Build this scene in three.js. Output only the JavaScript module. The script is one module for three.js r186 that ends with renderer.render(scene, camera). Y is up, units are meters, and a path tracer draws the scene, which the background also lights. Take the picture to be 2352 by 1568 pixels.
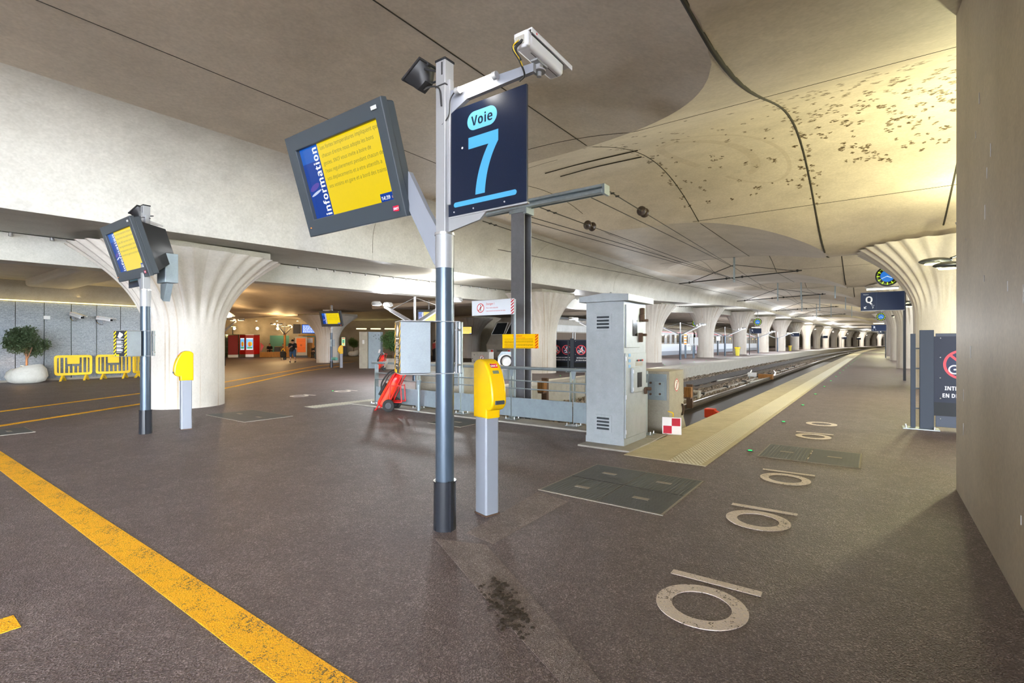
import * as THREE from 'three';
import { mergeGeometries } from 'three/addons/utils/BufferGeometryUtils.js';
import { RoundedBoxGeometry } from 'three/addons/geometries/RoundedBoxGeometry.js';
import { MarchingCubes } from 'three/addons/objects/MarchingCubes.js';
import { RectAreaLightUniformsLib } from 'three/addons/lights/RectAreaLightUniformsLib.js';

// ------------------------------------------------------------------ camera, sky, exposure
const scene = new THREE.Scene();
const renderer = new THREE.WebGLRenderer({ antialias: true });
renderer.toneMapping = THREE.LinearToneMapping;
renderer.toneMappingExposure = 1.0;
renderer.shadowMap.enabled = true;
RectAreaLightUniformsLib.init();
const EYE = 1.5, FOCAL = 1140;
const camera = new THREE.PerspectiveCamera(2 * Math.atan(784 / FOCAL) * 180 / Math.PI, 1.5, 0.05, 600);
camera.position.set(0, EYE, 0);
camera.rotation.y = Math.atan(834 / FOCAL);           // the tracks run along -z; the lens looks to their left
camera.setViewOffset(2352, 1568, 0, -3, 2352, 1568);
scene.background = new THREE.Color(0.84, 0.92, 1.0);   // overcast sky seen through the open end of the hall
scene.backgroundIntensity = 59;
const LIGHT = { rightLamp: 58, leftLamp: 85, warm: 60, tube: .45 };

// ------------------------------------------------------------------ frame of reference
// a = metres along the tracks, b = metres to the right, h = height over the platform
const bend = (a) => (a > 70 ? (a - 70) * (a - 70) / 3200 : 0);
const W = (a, b, h = 0) => new THREE.Vector3(b + bend(a), h, -a);
const lerp = (x, y, t) => x + (y - x) * t;
const clamp = (x, lo = 0, hi = 1) => Math.min(hi, Math.max(lo, x));
const smooth = (lo, hi, x) => { const t = clamp((x - lo) / (hi - lo)); return t * t * (3 - 2 * t); };
function rng(seed) { let s = seed >>> 0; return () => { s = (s + 0x6D2B79F5) | 0; let t = Math.imul(s ^ (s >>> 15), 1 | s); t = (t + Math.imul(t ^ (t >>> 7), 61 | t)) ^ t; return ((t ^ (t >>> 14)) >>> 0) / 4294967296; }; }
const deg = Math.PI / 180;

// ------------------------------------------------------------------ textures
function noiseField(n, cells, seed) {                  // tileable value noise
  const r = rng(seed), g = Float32Array.from({ length: cells * cells }, () => r()), out = new Float32Array(n * n), k = cells / n;
  for (let y = 0; y < n; y++) for (let x = 0; x < n; x++) {
    const fx = x * k, fy = y * k, ix = Math.floor(fx), iy = Math.floor(fy), tx = fx - ix, ty = fy - iy, sx = tx * tx * (3 - 2 * tx), sy = ty * ty * (3 - 2 * ty);
    const x1 = (ix + 1) % cells, y1 = (iy + 1) % cells;
    out[y * n + x] = lerp(lerp(g[iy * cells + ix], g[iy * cells + x1], sx), lerp(g[y1 * cells + ix], g[y1 * cells + x1], sx), sy);
  }
  return out;
}
function fbm(n, list, seed) {
  const out = new Float32Array(n * n); let tot = 0;
  list.forEach(([cells, w], i) => { const f = noiseField(n, cells, seed + i * 17); for (let j = 0; j < out.length; j++) out[j] += f[j] * w; tot += w; });
  for (let j = 0; j < out.length; j++) out[j] /= tot;
  return out;
}
function dataTex(n, fn, srgb = true) {
  const d = new Uint8Array(n * n * 4);
  for (let i = 0; i < n * n; i++) { const c = fn(i, i % n, Math.floor(i / n)); for (let k = 0; k < 3; k++) d[i * 4 + k] = clamp(c[k], 0, 255); d[i * 4 + 3] = 255; }
  const t = new THREE.DataTexture(d, n, n); t.wrapS = t.wrapT = THREE.RepeatWrapping; t.magFilter = THREE.LinearFilter; t.minFilter = THREE.LinearMipmapLinearFilter; t.generateMipmaps = true;
  if (srgb) t.colorSpace = THREE.SRGBColorSpace; t.needsUpdate = true; return t;
}
const rep = (t, m) => { const c = t.clone(); c.repeat.set(1 / m, 1 / m); c.needsUpdate = true; return c; };
function paint(w, h, draw) {
  const c = document.createElement('canvas'); c.width = w; c.height = h; const g = c.getContext('2d'); draw(g, w, h);
  const t = new THREE.CanvasTexture(c); t.colorSpace = THREE.SRGBColorSpace; t.anisotropy = 8; return t;
}
const nConc = fbm(512, [[4, 1], [9, .8], [24, .5], [70, .35], [200, .3]], 11);
const nFine = fbm(512, [[128, 1], [256, 1]], 5);
const concTex = dataTex(512, (i) => { const v = (nConc[i] - .5) * 46 + (nFine[i] - .5) * 22; return [224 + v, 221 + v, 214 + v]; });
const streakA = noiseField(512, 40, 71), streakB = noiseField(512, 8, 72);
const streakTex = dataTex(512, (i, x, y) => {          // cast concrete with rain and rust runs down the height
  const s = streakA[((y >> 5) % 512) * 512 + x] * .6 + streakA[x] * .7, v = (nConc[i] - .5) * 30 + (nFine[i] - .5) * 16, q = Math.max(0, s - .86) * 150 * (0.3 + streakB[i]);
  return [226 + v - q * .7, 221 + v - q, 213 + v - q * 1.35];
});
const asphN = fbm(1024, [[6, .25], [23, .25], [90, .35], [300, 1.3], [512, 1.3]], 31);
const asphTex = dataTex(1024, (i, x, y) => { const v = (asphN[i] - .5) * 105, p = (nConc[(y >> 1) * 512 + (x >> 1)] - .5) * 12, sp = asphN[i] > .66 ? 30 : 0; return [112 + v + p + sp, 99 + v + p + sp, 96 + v * .95 + p + sp]; });
const asphBump = dataTex(1024, (i) => { const v = clamp((asphN[i] - .3) * 2.4) * 255; return [v, v, v]; }, false);
const paintN = fbm(512, [[8, .7], [40, .6], [128, 1], [256, 1.1]], 57);
const wornTex = (rgb, cut) => dataTex(512, (i) => { const k = clamp((cut - paintN[i]) * 14); return [lerp(92, rgb[0], k) + (nFine[i] - .5) * 20, lerp(80, rgb[1], k) + (nFine[i] - .5) * 18, lerp(66, rgb[2], k)]; });
const metalTex = dataTex(512, (i) => { const v = (nConc[i] - .5) * 34 + (nFine[i] - .5) * 14; return [214 + v, 218 + v, 222 + v]; });
const brushed = dataTex(256, (i, x, y) => { const v = 128 + (nFine[(y * 2) * 512 + (x >> 3)] - .5) * 120; return [v, v, v]; }, false);
const chequer = dataTex(256, (i, x, y) => { const u = (x % 32) / 32 - .5, w = (y % 32) / 32 - .5, o = ((x >> 5) + (y >> 5)) & 1, p = o ? u : w, q = o ? w : u, v = Math.abs(p) < .12 && Math.abs(q) < .4 ? 235 : 40; return [v, v, v]; }, false);
const ribs = dataTex(64, (i, x) => { const v = (x % 16) < 6 ? 235 : 30; return [v, v, v]; }, false);
const woodN = fbm(512, [[3, .5], [60, 1]], 91);
const woodTex = dataTex(512, (i, x, y) => { const v = (woodN[(x % 512) * 512 + (y >> 4)] - .5) * 70 + (nFine[i] - .5) * 16; return [206 + v, 160 + v * .9, 88 + v * .6]; });
const panelN = fbm(512, [[170, 1], [256, .8]], 44);
const graniteTex = dataTex(512, (i, x, y) => { const v = (panelN[i] - .5) * 90 + (nFine[(y << 9) + (x >> 3)] - .5) * 46; return [128 + v, 134 + v, 142 + v]; });

// ------------------------------------------------------------------ materials
const mat = (color, rough = .7, metal = 0, extra = {}) => new THREE.MeshStandardMaterial({ color, roughness: rough, metalness: metal, ...extra });
const tri = (m) => { m.userData.tri = true; return m; };
const glow = (color, k) => mat(0x000000, .6, 0, { emissive: color, emissiveIntensity: k });
const rgb = (r, g, b) => new THREE.Color().setRGB(r, g, b);
const M = {
  beam: mat(rgb(.82, .815, .81), .6, 0, { map: rep(concTex, 5) }),  // same concrete as ceil, its lighter tone stands in for light on the beam
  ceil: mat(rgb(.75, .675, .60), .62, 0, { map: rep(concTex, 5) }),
  column: mat(rgb(.76, .735, .715), .75, 0, { map: streakTex }),
  girder: tri(mat(rgb(.62, .62, .60), .45, 0, { map: rep(concTex, 3) })),
  conc: tri(mat(rgb(.50, .47, .41), .85, 0, { map: rep(concTex, 2) })),
  concDark: tri(mat(rgb(.40, .37, .33), .9, 0, { map: rep(concTex, 2.4) })),
  wallConc: tri(mat(rgb(.60, .53, .42), .5, 0, { map: rep(concTex, 3) })),
  asphalt: tri(mat(rgb(.76, .72, .74), .52, 0, { map: rep(asphTex, 1.9), bumpMap: rep(asphBump, 1.9), bumpScale: .004 })),
  asphaltPatch: tri(mat(rgb(1.3, 1.3, 1.25), .8, 0, { map: rep(asphTex, 1.1), bumpMap: rep(asphBump, 1.1), bumpScale: .008 })),
  yellowPaint: tri(mat(0xffffff, .6, 0, { map: rep(wornTex([255, 184, 6], .70), .75), bumpMap: rep(asphBump, 1.9), bumpScale: .003 })),
  whitePaint: tri(mat(0xffffff, .7, 0, { map: rep(wornTex([226, 212, 200], .72), 1.1), bumpMap: rep(asphBump, 1.9), bumpScale: .003 })),
  coping: tri(mat(rgb(.70, .63, .46), .8, 0, { map: rep(concTex, 1.2) })),
  copingPale: tri(mat(rgb(.46, .44, .41), .8, 0, { map: rep(concTex, 1.2) })),
  dot: mat(rgb(.78, .74, .60), .6),
  galv: tri(mat(rgb(.52, .58, .60), .42, .65, { map: rep(metalTex, .6) })),
  galvPaint: tri(mat(rgb(.40, .46, .49), .45, .25, { map: rep(metalTex, .5) })),
  cabinet: tri(mat(rgb(.60, .62, .63), .42, .2, { map: rep(metalTex, .9) })),
  steel: mat(rgb(.62, .63, .65), .28, .9),
  alu: mat(rgb(.34, .345, .36), .45, .3),
  aluGrey: mat(rgb(.25, .265, .31), .42, .1),
  blueSteel: mat(rgb(.07, .095, .13), .3, .4, { bumpMap: rep(brushed, .25), bumpScale: .0003 }),
  black: mat(rgb(.02, .02, .023), .5),
  blackGloss: mat(rgb(.018, .02, .026), .25),
  rubber: mat(rgb(.03, .03, .03), .85),
  navy: mat(rgb(.012, .02, .042), .5),
  anthracite: mat(rgb(.04, .05, .062), .45),
  anthraciteDark: mat(rgb(.035, .038, .045), .5),
  greyPanel: tri(mat(rgb(.42, .45, .47), .5, .05, { map: rep(metalTex, .8) })),
  yellow: mat(rgb(.74, .44, .003), .25, 0),
  yellowPlastic: mat(rgb(.78, .50, .015), .45),
  red: mat(rgb(.72, .014, .012), .3),
  redOrange: mat(rgb(.72, .05, .008), .5),
  redDull: mat(rgb(.36, .03, .03), .6),
  white: mat(rgb(.62, .62, .62), .4),
  whiteCam: mat(rgb(.76, .76, .79), .35),
  dirtyWhite: tri(mat(rgb(.55, .53, .50), .6, 0, { map: rep(concTex, 1) })),
  rail: tri(mat(rgb(.11, .085, .065), .85, 0, { map: rep(concTex, .8) })),
  railTop: mat(rgb(.55, .52, .48), .3, .85),
  rust: tri(mat(rgb(.13, .075, .05), .8, .2, { map: rep(concTex, .4) })),
  ballast: mat(rgb(.20, .165, .135), .95),
  bed: tri(mat(rgb(.17, .15, .13), .7, 0, { map: rep(asphTex, 3), bumpMap: rep(asphBump, 3), bumpScale: .02 })),
  bedWet: tri(mat(rgb(.20, .21, .22), .5, 0, { map: rep(asphTex, 2) })),
  mast: tri(mat(rgb(.30, .29, .31), .42, .5, { map: rep(metalTex, .9) })),
  joint: mat(rgb(.035, .03, .022), .9),
  brownPole: tri(mat(rgb(.20, .13, .08), .8, 0, { map: rep(concTex, .4) })),
  timber: tri(mat(rgb(.36, .27, .20), .85, 0, { map: rep(woodTex, .5) })),
  wood: tri(mat(rgb(.82, .66, .44), .6, 0, { map: rep(woodTex, 1.2) })),
  granite: tri(mat(rgb(1, 1, 1), .36, .1, { map: rep(graniteTex, 1.6) })),
  cover: tri(mat(rgb(.13, .13, .13), .6, .1, { map: rep(metalTex, .7), bumpMap: rep(chequer, .34), bumpScale: .012 })),
  coverRib: tri(mat(rgb(.14, .14, .135), .6, .1, { map: rep(metalTex, .7), bumpMap: rep(ribs, .16), bumpScale: .012 })),
  wire: mat(rgb(.03, .028, .025), .6, .3),
  porcelain: mat(rgb(.07, .05, .04), .3),
  glassDark: new THREE.MeshPhysicalMaterial({ color: rgb(.012, .015, .018), roughness: .12, specularIntensity: .35 }),
  loco: tri(mat(rgb(.34, .32, .30), .5, .1, { map: rep(concTex, 2) })),
  locoLight: tri(mat(rgb(.5, .52, .55), .45, .1, { map: rep(concTex, 2) })),
  locoBrown: tri(mat(rgb(.13, .095, .07), .8, 0, { bumpMap: rep(ribs, .6), bumpScale: .01 })),
  coachLow: mat(rgb(.55, .60, .68), .4),
  coachMid: mat(rgb(.17, .18, .20), .4),
  coachSkirt: mat(rgb(.25, .28, .34), .5),
  coachRoof: tri(mat(rgb(.50, .46, .42), .6, 0, { map: rep(concTex, 2) })),
  coachRed: mat(rgb(.60, .02, .06), .4),
  magenta: mat(rgb(.55, .05, .30), .4),
  coachIn: mat(rgb(.34, .22, .10), .7),
  teal: mat(rgb(.10, .34, .30), .5),
  pot: tri(mat(rgb(.74, .74, .72), .7, 0, { map: rep(concTex, 1) })),
  bark: mat(rgb(.13, .08, .05), .9),
  leaf: mat(rgb(.035, .065, .022), .6, 0, { side: THREE.DoubleSide }),
  leafLight: mat(rgb(.06, .13, .03), .6, 0, { side: THREE.DoubleSide }),
  soil: mat(rgb(.05, .035, .025), .95),
  skin: mat(rgb(.52, .30, .22), .6),
  hair: mat(rgb(.03, .02, .015), .8),
  cloth: { black: mat(rgb(.012, .012, .015), .9), denim: mat(rgb(.035, .09, .19), .9), grey: mat(rgb(.30, .30, .30), .9), white: mat(rgb(.65, .63, .60), .9), check: mat(rgb(.25, .20, .16), .9) },
};

// ------------------------------------------------------------------ builders
const used = new Map();
function numbered(n) { const k = used.get(n) ?? 0; used.set(n, k + 1); return k ? `${n}_${String(k).padStart(3, '0')}` : n; }
const std = (g) => { const q = g.index ? g.toNonIndexed() : g; for (const k of Object.keys(q.attributes)) if (!['position', 'normal', 'uv'].includes(k)) q.deleteAttribute(k); if (!q.attributes.normal) q.computeVertexNormals(); if (!q.attributes.uv) q.setAttribute('uv', new THREE.BufferAttribute(new Float32Array(q.attributes.position.count * 2), 2)); return q; };
function triUV(g, ox = 0, oz = 0) {
  const p = g.attributes.position, n = g.attributes.normal, uv = g.attributes.uv;
  for (let i = 0; i < p.count; i++) {
    const ax = Math.abs(n.getX(i)), ay = Math.abs(n.getY(i)), az = Math.abs(n.getZ(i));
    if (ay >= ax && ay >= az) uv.setXY(i, p.getX(i) + ox, p.getZ(i) + oz); else if (ax >= az) uv.setXY(i, p.getZ(i) + oz, p.getY(i)); else uv.setXY(i, p.getX(i) + ox, p.getY(i));
  }
}
function merged(list, m, off) {
  const arr = (Array.isArray(list) ? list : [list]).map(std); const g = arr.length > 1 ? mergeGeometries(arr) : arr[0];
  if (m.userData.tri) triUV(g, ...(off ?? []));
  return g;
}
function part(name, list, m, parent, off) {
  const o = new THREE.Mesh(merged(list, m, off), m); o.name = parent === scene ? numbered(name) : name; o.castShadow = o.receiveShadow = true; parent.add(o); return o;
}
const parts = (name, arr, m, parent, off) => arr.map((g) => part(name, g, m, parent, off));
function tag(o, label, category, group, kind) { o.userData.label = label; if (category) o.userData.category = category; if (group) o.userData.group = group; if (kind) o.userData.kind = kind; return o; }
function thing(name, label, category, pos, turn = 0, group) { const o = new THREE.Group(); o.name = numbered(name); o.position.copy(pos); o.rotation.y = turn; scene.add(o); return tag(o, label, category, group); }
function struct(name, label, category = 'structure') { const o = new THREE.Group(); o.name = numbered(name); scene.add(o); return tag(o, label, category, null, 'structure'); }
function copyOf(src, pos, turn, label) { const c = src.clone(); c.name = numbered(src.name.replace(/_\d{3}$/, '')); c.userData = { ...src.userData }; if (label) c.userData.label = label; c.position.copy(pos); c.rotation.y = turn; scene.add(c); return c; }
// geometries
const box = (w, h, d, x = 0, y = 0, z = 0) => new THREE.BoxGeometry(w, h, d).translate(x, y, z);
const rbox = (w, h, d, x = 0, y = 0, z = 0, r = .01, s = 2) => new RoundedBoxGeometry(w, h, d, s, Math.min(r, w / 2.01, h / 2.01, d / 2.01)).translate(x, y, z);
const cyl = (r1, r2, h, x = 0, y = 0, z = 0, seg = 20) => new THREE.CylinderGeometry(r1, r2, h, seg).translate(x, y, z);
const cylX = (r, l, x, y, z, seg = 14) => new THREE.CylinderGeometry(r, r, l, seg).rotateZ(Math.PI / 2).translate(x, y, z);
const cylZ = (r, l, x, y, z, seg = 14) => new THREE.CylinderGeometry(r, r, l, seg).rotateX(Math.PI / 2).translate(x, y, z);
const V3 = (x, y, z) => new THREE.Vector3(x, y, z);
function bar(p, q, r, seg = 8) { const d = q.clone().sub(p), L = d.length(); return new THREE.CylinderGeometry(r, r, L, seg).applyQuaternion(new THREE.Quaternion().setFromUnitVectors(V3(0, 1, 0), d.normalize())).translate((p.x + q.x) / 2, (p.y + q.y) / 2, (p.z + q.z) / 2); }
function beamBar(p, q, w, h) { const d = q.clone().sub(p), L = d.length(); const g = new THREE.BoxGeometry(w, h, L), m = new THREE.Matrix4().lookAt(q, p, V3(0, 1, 0)); return g.applyMatrix4(m).translate((p.x + q.x) / 2, (p.y + q.y) / 2, (p.z + q.z) / 2); }
const tube = (pts, r, seg = 24, rs = 6) => new THREE.TubeGeometry(new THREE.CatmullRomCurve3(pts), seg, r, rs);
const extr = (pts, depth, bevel = 0) => { const s = new THREE.Shape(pts.map(([x, y]) => new THREE.Vector2(x, y))); return new THREE.ExtrudeGeometry(s, { depth, bevelEnabled: bevel > 0, bevelSize: bevel, bevelThickness: bevel, bevelSegments: 2, curveSegments: 10 }); };
const lathe = (pts, seg = 28) => new THREE.LatheGeometry(pts.map(([r, y]) => new THREE.Vector2(r, y)), seg);
function grid(rows, cols, fn, normalFn) {              // fn(i,j) -> Vector3 ; rows x cols vertices, uv from fn.uv
  const pos = [], uv = [], nor = [], idx = [];
  for (let i = 0; i < rows; i++) for (let j = 0; j < cols; j++) { const v = fn(i, j); pos.push(v.x, v.y, v.z); uv.push(v.u ?? j / (cols - 1), v.v ?? i / (rows - 1)); if (normalFn) { const n = normalFn(i, j); nor.push(n.x, n.y, n.z); } }
  for (let i = 0; i + 1 < rows; i++) for (let j = 0; j + 1 < cols; j++) { const p = i * cols + j; idx.push(p, p + 1, p + cols, p + 1, p + cols + 1, p + cols); }
  if (normalFn) {                                      // wind the faces the way the normals point
    let s = 0; const A = V3(0, 0, 0), B = V3(0, 0, 0), C = V3(0, 0, 0);
    for (let t = 0; t < idx.length; t += 3) { A.fromArray(pos, idx[t] * 3); B.fromArray(pos, idx[t + 1] * 3).sub(A); C.fromArray(pos, idx[t + 2] * 3).sub(A); s += B.cross(C).dot(A.fromArray(nor, idx[t] * 3)); }
    if (s < 0) for (let t = 0; t < idx.length; t += 3) { const q = idx[t + 1]; idx[t + 1] = idx[t + 2]; idx[t + 2] = q; }
  }
  const g = new THREE.BufferGeometry(); g.setAttribute('position', new THREE.Float32BufferAttribute(pos, 3)); g.setAttribute('uv', new THREE.Float32BufferAttribute(uv, 2)); g.setIndex(idx);
  if (normalFn) g.setAttribute('normal', new THREE.Float32BufferAttribute(nor, 3)); else g.computeVertexNormals();
  return g;
}
const plane = (w, h, x, y, z) => new THREE.PlaneGeometry(w, h).translate(x, y, z);
function panelMap(name, w, h, tex, parent, x, y, z, extra = {}) { const m = new THREE.MeshPhysicalMaterial({ color: 0xffffff, roughness: extra.rough ?? .45, metalness: 0, map: tex, specularIntensity: .45 }); return part(name, plane(w, h, x, y, z), m, parent); }
function screenMap(name, w, h, tex, parent, x, y, z, k = .9) { const m = mat(0x000000, .25, 0, { emissive: 0xffffff, emissiveMap: tex, emissiveIntensity: k * 1.2 }); return part(name, plane(w, h, x, y, z), m, parent); }
function point(pos, color, power, size = 4) { const l = new THREE.PointLight(color, power, 0, 2); l.position.copy(pos); l.castShadow = true; l.shadow.radius = size; l.name = 'lamp_light'; scene.add(l); return l; }
function spot(pos, to, color, power, angle, size = 4) { const l = new THREE.SpotLight(color, power, 0, angle, .6, 2); l.position.copy(pos); l.target.position.copy(to); l.castShadow = true; l.shadow.radius = size; l.name = 'lamp_light'; scene.add(l, l.target); return l; }
function area(pos, to, w, h, color, k) { const l = new THREE.RectAreaLight(color, k, w, h); l.position.copy(pos); l.lookAt(to); l.name = 'lamp_light'; scene.add(l); return l; }

// ------------------------------------------------------------------ structure: floors
function sweep(profile, a0, a1, step, close = false) { // profile: [[b,h],...] or a -> that; swept along the curved track axis
  const f = typeof profile === 'function' ? profile : () => profile, n = Math.max(1, Math.ceil((a1 - a0) / step)), m = f(a0).length, out = [];
  for (let e = 0; e < (close ? m : m - 1); e++) out.push(std(grid(n + 1, 2, (i, j) => { const a = a0 + (a1 - a0) * i / n, q = f(a)[(e + j) % m], v = W(a, q[0], q[1]); v.u = q[0]; v.v = a; return v; })));
  if (close) for (const a of [a0, a1]) { const q = f(a), s = new THREE.ShapeGeometry(new THREE.Shape(q.map(([x, y]) => new THREE.Vector2(x + bend(a), y)))); out.push(std(s.translate(0, 0, -a))); }
  return out;
}
const slab = (a0, a1, b0, b1, top, bot) => a1 <= 71 ? [box(b1 - b0, top - bot, a1 - a0, (b0 + b1) / 2, (top + bot) / 2, -(a0 + a1) / 2)] : sweep([[b0, top], [b1, top], [b1, bot], [b0, bot]], a0, a1, 8, true);
const floor = struct('floor', 'dark brown grey asphalt floor of the station concourse and platforms', 'floor');
part('concourse_slab', [...slab(-20, 7.55, -70, 9.6, 0, -.35), ...slab(-20, 3, 9.6, 14, 0, -.35), ...slab(7.55, 26, -70, -20.3, 0, -.35), ...slab(26, 70, -70, -25.4, 0, -.35), ...slab(70, 335, -80, -25.4, 0, -.35)], M.asphalt, floor);
part('platform_slab', [...slab(7.55, 70, -1.66, 9.6, 0, -.35), ...slab(70, 330, -1.66, 9.6, 0, -.35)], M.asphalt, floor);
part('platform_slab', [...slab(7.55, 70, -20.3, -10.75, 0, -.35), ...slab(70, 330, -20.3, -10.75, 0, -.35)], M.asphalt, floor);
part('platform_wall', [...sweep([[-2.5, -.1], [-2.7, -.1], [-2.7, -1.2]], 7.55, 330, 8), ...sweep([[-20.3, 0], [-20.3, -1.2]], 26, 330, 8), ...sweep([[-25.4, 0], [-25.4, -1.2]], 26, 78, 8)], M.conc, floor);
part('platform_wall', sweep([[-9.9, -.1], [-9.66, -.1], [-9.66, -1.2]], 7.9, 330, 8), M.copingPale, floor);
part('pit_wall', [box(6.9, 1.2, .3, -6.2, -.62, -7.72), box(5.2, 1.2, .2, -22.85, -.62, -25.95)], M.concDark, floor);
part('foundation', [box(190, .4, 360, -10, -1.42, -157), box(190, 1.3, .4, -10, -.8, 19.8), box(190, 1.3, .4, -10, -.8, -336), box(.4, 1.3, 360, -104, -.8, -157), box(.4, 1.3, 360, 84, -.8, -157)], M.concDark, floor);
// outdoor forecourt in front of the open end
tag(part('forecourt', slab(-90, -20, -90, 60, -.02, -.4), M.asphaltPatch, scene), 'open asphalt forecourt beyond the open end of the hall', 'ground', null, 'structure');

const trackbed = struct('trackbed', 'dark ballast and concrete bed of the empty track below the platform edge', 'track bed');
part('bed', [...slab(7.6, 70, -9.7, -4.95, -.78, -1.2), ...slab(70, 330, -9.7, -2.7, -.78, -1.2), ...slab(26, 70, -25.4, -20.3, -.78, -1.2), ...slab(70, 330, -25.4, -20.3, -.78, -1.2)], M.bed, trackbed);
part('wet_channel', slab(7.6, 70, -4.95, -2.7, -.79, -1.2), M.bedWet, trackbed);
part('drain_slab', sweep([[-7.35, -.7], [-7.35, -.66], [-8.5, -.66], [-8.5, -.72]], 20, 200, 6), M.bed, trackbed);
{ // loose stones, nobody could count them
  const r = rng(8), n = 9000, st = new THREE.InstancedMesh(new THREE.DodecahedronGeometry(.045, 0), M.ballast, n), q = new THREE.Quaternion(), m4 = new THREE.Matrix4(), col = new THREE.Color();
  for (let i = 0; i < n; i++) {
    const a = 11 + 62 * Math.pow(r(), 1.6), z = r(), b = z < .55 ? -6.75 + 1.4 * r() : z < .85 ? -9.55 + 1.0 * r() : -7.3 + .4 * r();
    q.setFromEuler(new THREE.Euler(r() * 6, r() * 6, r() * 6)); const s = .6 + r() * 1.1;
    m4.compose(W(a, b, -.76 + r() * .05), q, V3(s, s * .8, s)); st.setMatrixAt(i, m4); const t = .6 + r() * .9; st.setColorAt(i, col.setRGB(t, t * .97, t * .93));
  }
  st.name = 'ballast_stones'; st.castShadow = st.receiveShadow = true; st.userData.kind = 'stuff'; trackbed.add(st);
}
const railProfile = (b) => [[b - .07, -.76], [b - .07, -.73], [b - .015, -.71], [b - .015, -.64], [b - .036, -.62], [b - .036, -.59], [b + .036, -.59], [b + .036, -.62], [b + .015, -.64], [b + .015, -.71], [b + .07, -.73], [b + .07, -.76]];
[[-5.2, 'running rail nearest the right platform, with a shiny worn head'], [-6.85, 'rusty running rail on the far side of the empty track']].forEach(([b, label]) => {
  const o = thing('rail', label, 'rail', V3(0, 0, 0)); part('rail_body', [...sweep(railProfile(b), 11.5, 70, 8), ...sweep(railProfile(b), 70, 320, 8)], M.rail, o);
  part('rail_head', sweep([[b - .03, -.588], [b + .03, -.588]], 11.5, 320, 8), b > -6 ? M.railTop : M.rust, o);
});
{ // turnout blades curving across the track further on
  for (const [b0, b1, label] of [[-5.46, -6.2, 'curved turnout blade beside the near rail'], [-7.1, -7.75, 'curved turnout blade beside the far rail']]) {
    const pts = []; for (let i = 0; i <= 8; i++) { const t = i / 8; pts.push(W(29 + 13 * t, b0 + (b1 - b0) * t * t + .35 * Math.sin(t * 3.1), -.62)); }
    tag(part('turnout_rail', tube(pts, .045, 30, 6), M.railTop, scene), label, 'rail');
  }
  const cd = thing('cable_duct', 'low concrete cable duct with dark clips running between the rails', 'duct', V3(0, 0, 0));
  part('duct_body', sweep([[-6.0, -.74], [-6.0, -.66], [-5.86, -.66], [-5.86, -.74]], 14, 60, 8), M.concDark, cd);
  for (let i = 0; i < 9; i++) part('clip', rbox(.22, .12, .2, -5.93, -.66, -(17.5 + i * 4.2), .02), M.rubber, cd);
  const jb = thing('junction_box', 'small grey concrete bracket standing over the cable duct between rails', 'track box', W(20.6, -5.9, -.76));
  parts('side_plate', [box(.06, .3, .3, -.18, .15, 0), box(.06, .3, .3, .18, .15, 0)], M.conc, jb); part('top_plate', box(.42, .06, .3, 0, .3, 0), M.conc, jb);
  const sb = thing('signal_box', 'wooden crate with a white board lying between the far rails', 'track box', W(34, -5.75, -.76));
  part('crate', rbox(.8, .32, .5, .3, .17, 0, .02), M.timber, sb); part('board', box(.5, .26, .05, -.45, .28, .1), M.white, sb); parts('board_leg', [box(.05, .2, .05, -.6, .1, .1), box(.05, .2, .05, -.3, .1, .1)], M.galv, sb);
}

// ------------------------------------------------------------------ platform edges
function copingRun(name, label, b0, b1, a0, m, top, n, len) {
  const o = struct(name, label, 'platform edge');
  for (let i = 0; i < n; i++) part('slab', rbox(b1 - b0, .12, len - .012, (b0 + b1) / 2, top - .06, -(a0 + len * (i + .5)), .008, 1), m, o, [i * 1.7, i * .9]);
  part('slab_run', sweep([[b0, top - .12], [b0, top], [b1, top], [b1, top - .12]], a0 + n * len, 330, 8), m, o);
  return o;
}
copingRun('trim', 'tan concrete edge strip of the right platform beside the track', -2.72, -2.14, 6.24, M.coping, .006, 26, 2.4);
copingRun('trim', 'pale concrete edge strip of the left platform across the track', -10.35, -9.62, 7.9, M.copingPale, .006, 26, 2.4);
for (const [b0, a0, label, cat] of [[-2.14, 6.24, 'tan tactile warning strip of raised dots along the right platform', 'tactile strip'], [-10.8, 6.5, 'grey tactile warning strip along the left platform edge', 'tactile strip']]) {
  const o = thing('tactile_strip', label, cat, V3(0, 0, 0)), near = b0 > -5;
  part('strip_base', [...slab(a0, 70, b0, b0 + .48, .007, -.02), ...sweep([[b0, .007], [b0 + .48, .007]], 70, 330, 8)], near ? M.coping : M.copingPale, o);
  const nA = near ? 1150 : 520, im = new THREE.InstancedMesh(new THREE.SphereGeometry(.0165, 8, 4, 0, Math.PI * 2, 0, Math.PI / 2).scale(1, .35, 1), M.dot, nA * 8), m4 = new THREE.Matrix4();
  let k = 0; for (let i = 0; i < nA; i++) for (let j = 0; j < 8; j++) { m4.makeTranslation(b0 + .035 + j * .05 + (i & 1) * .025, .006, -(a0 + .03 + i * .045)); im.setMatrixAt(k++, m4); }
  im.name = 'dots'; im.userData.kind = 'stuff'; im.castShadow = im.receiveShadow = true; o.add(im);
}
tag(part('kerb', rbox(7.6, .16, .46, -6.5, -.05, -7.68, .01), M.copingPale, scene), 'pale concrete kerb under the railing at the end of the track', 'kerb', null, 'structure');
tag(part('plinth', rbox(.8, .05, 1.5, -3.1, .0, -7.15, .01), M.copingPale, scene), 'thin pale concrete plinth under the metal cabinet', 'plinth', null, 'structure');

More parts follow.
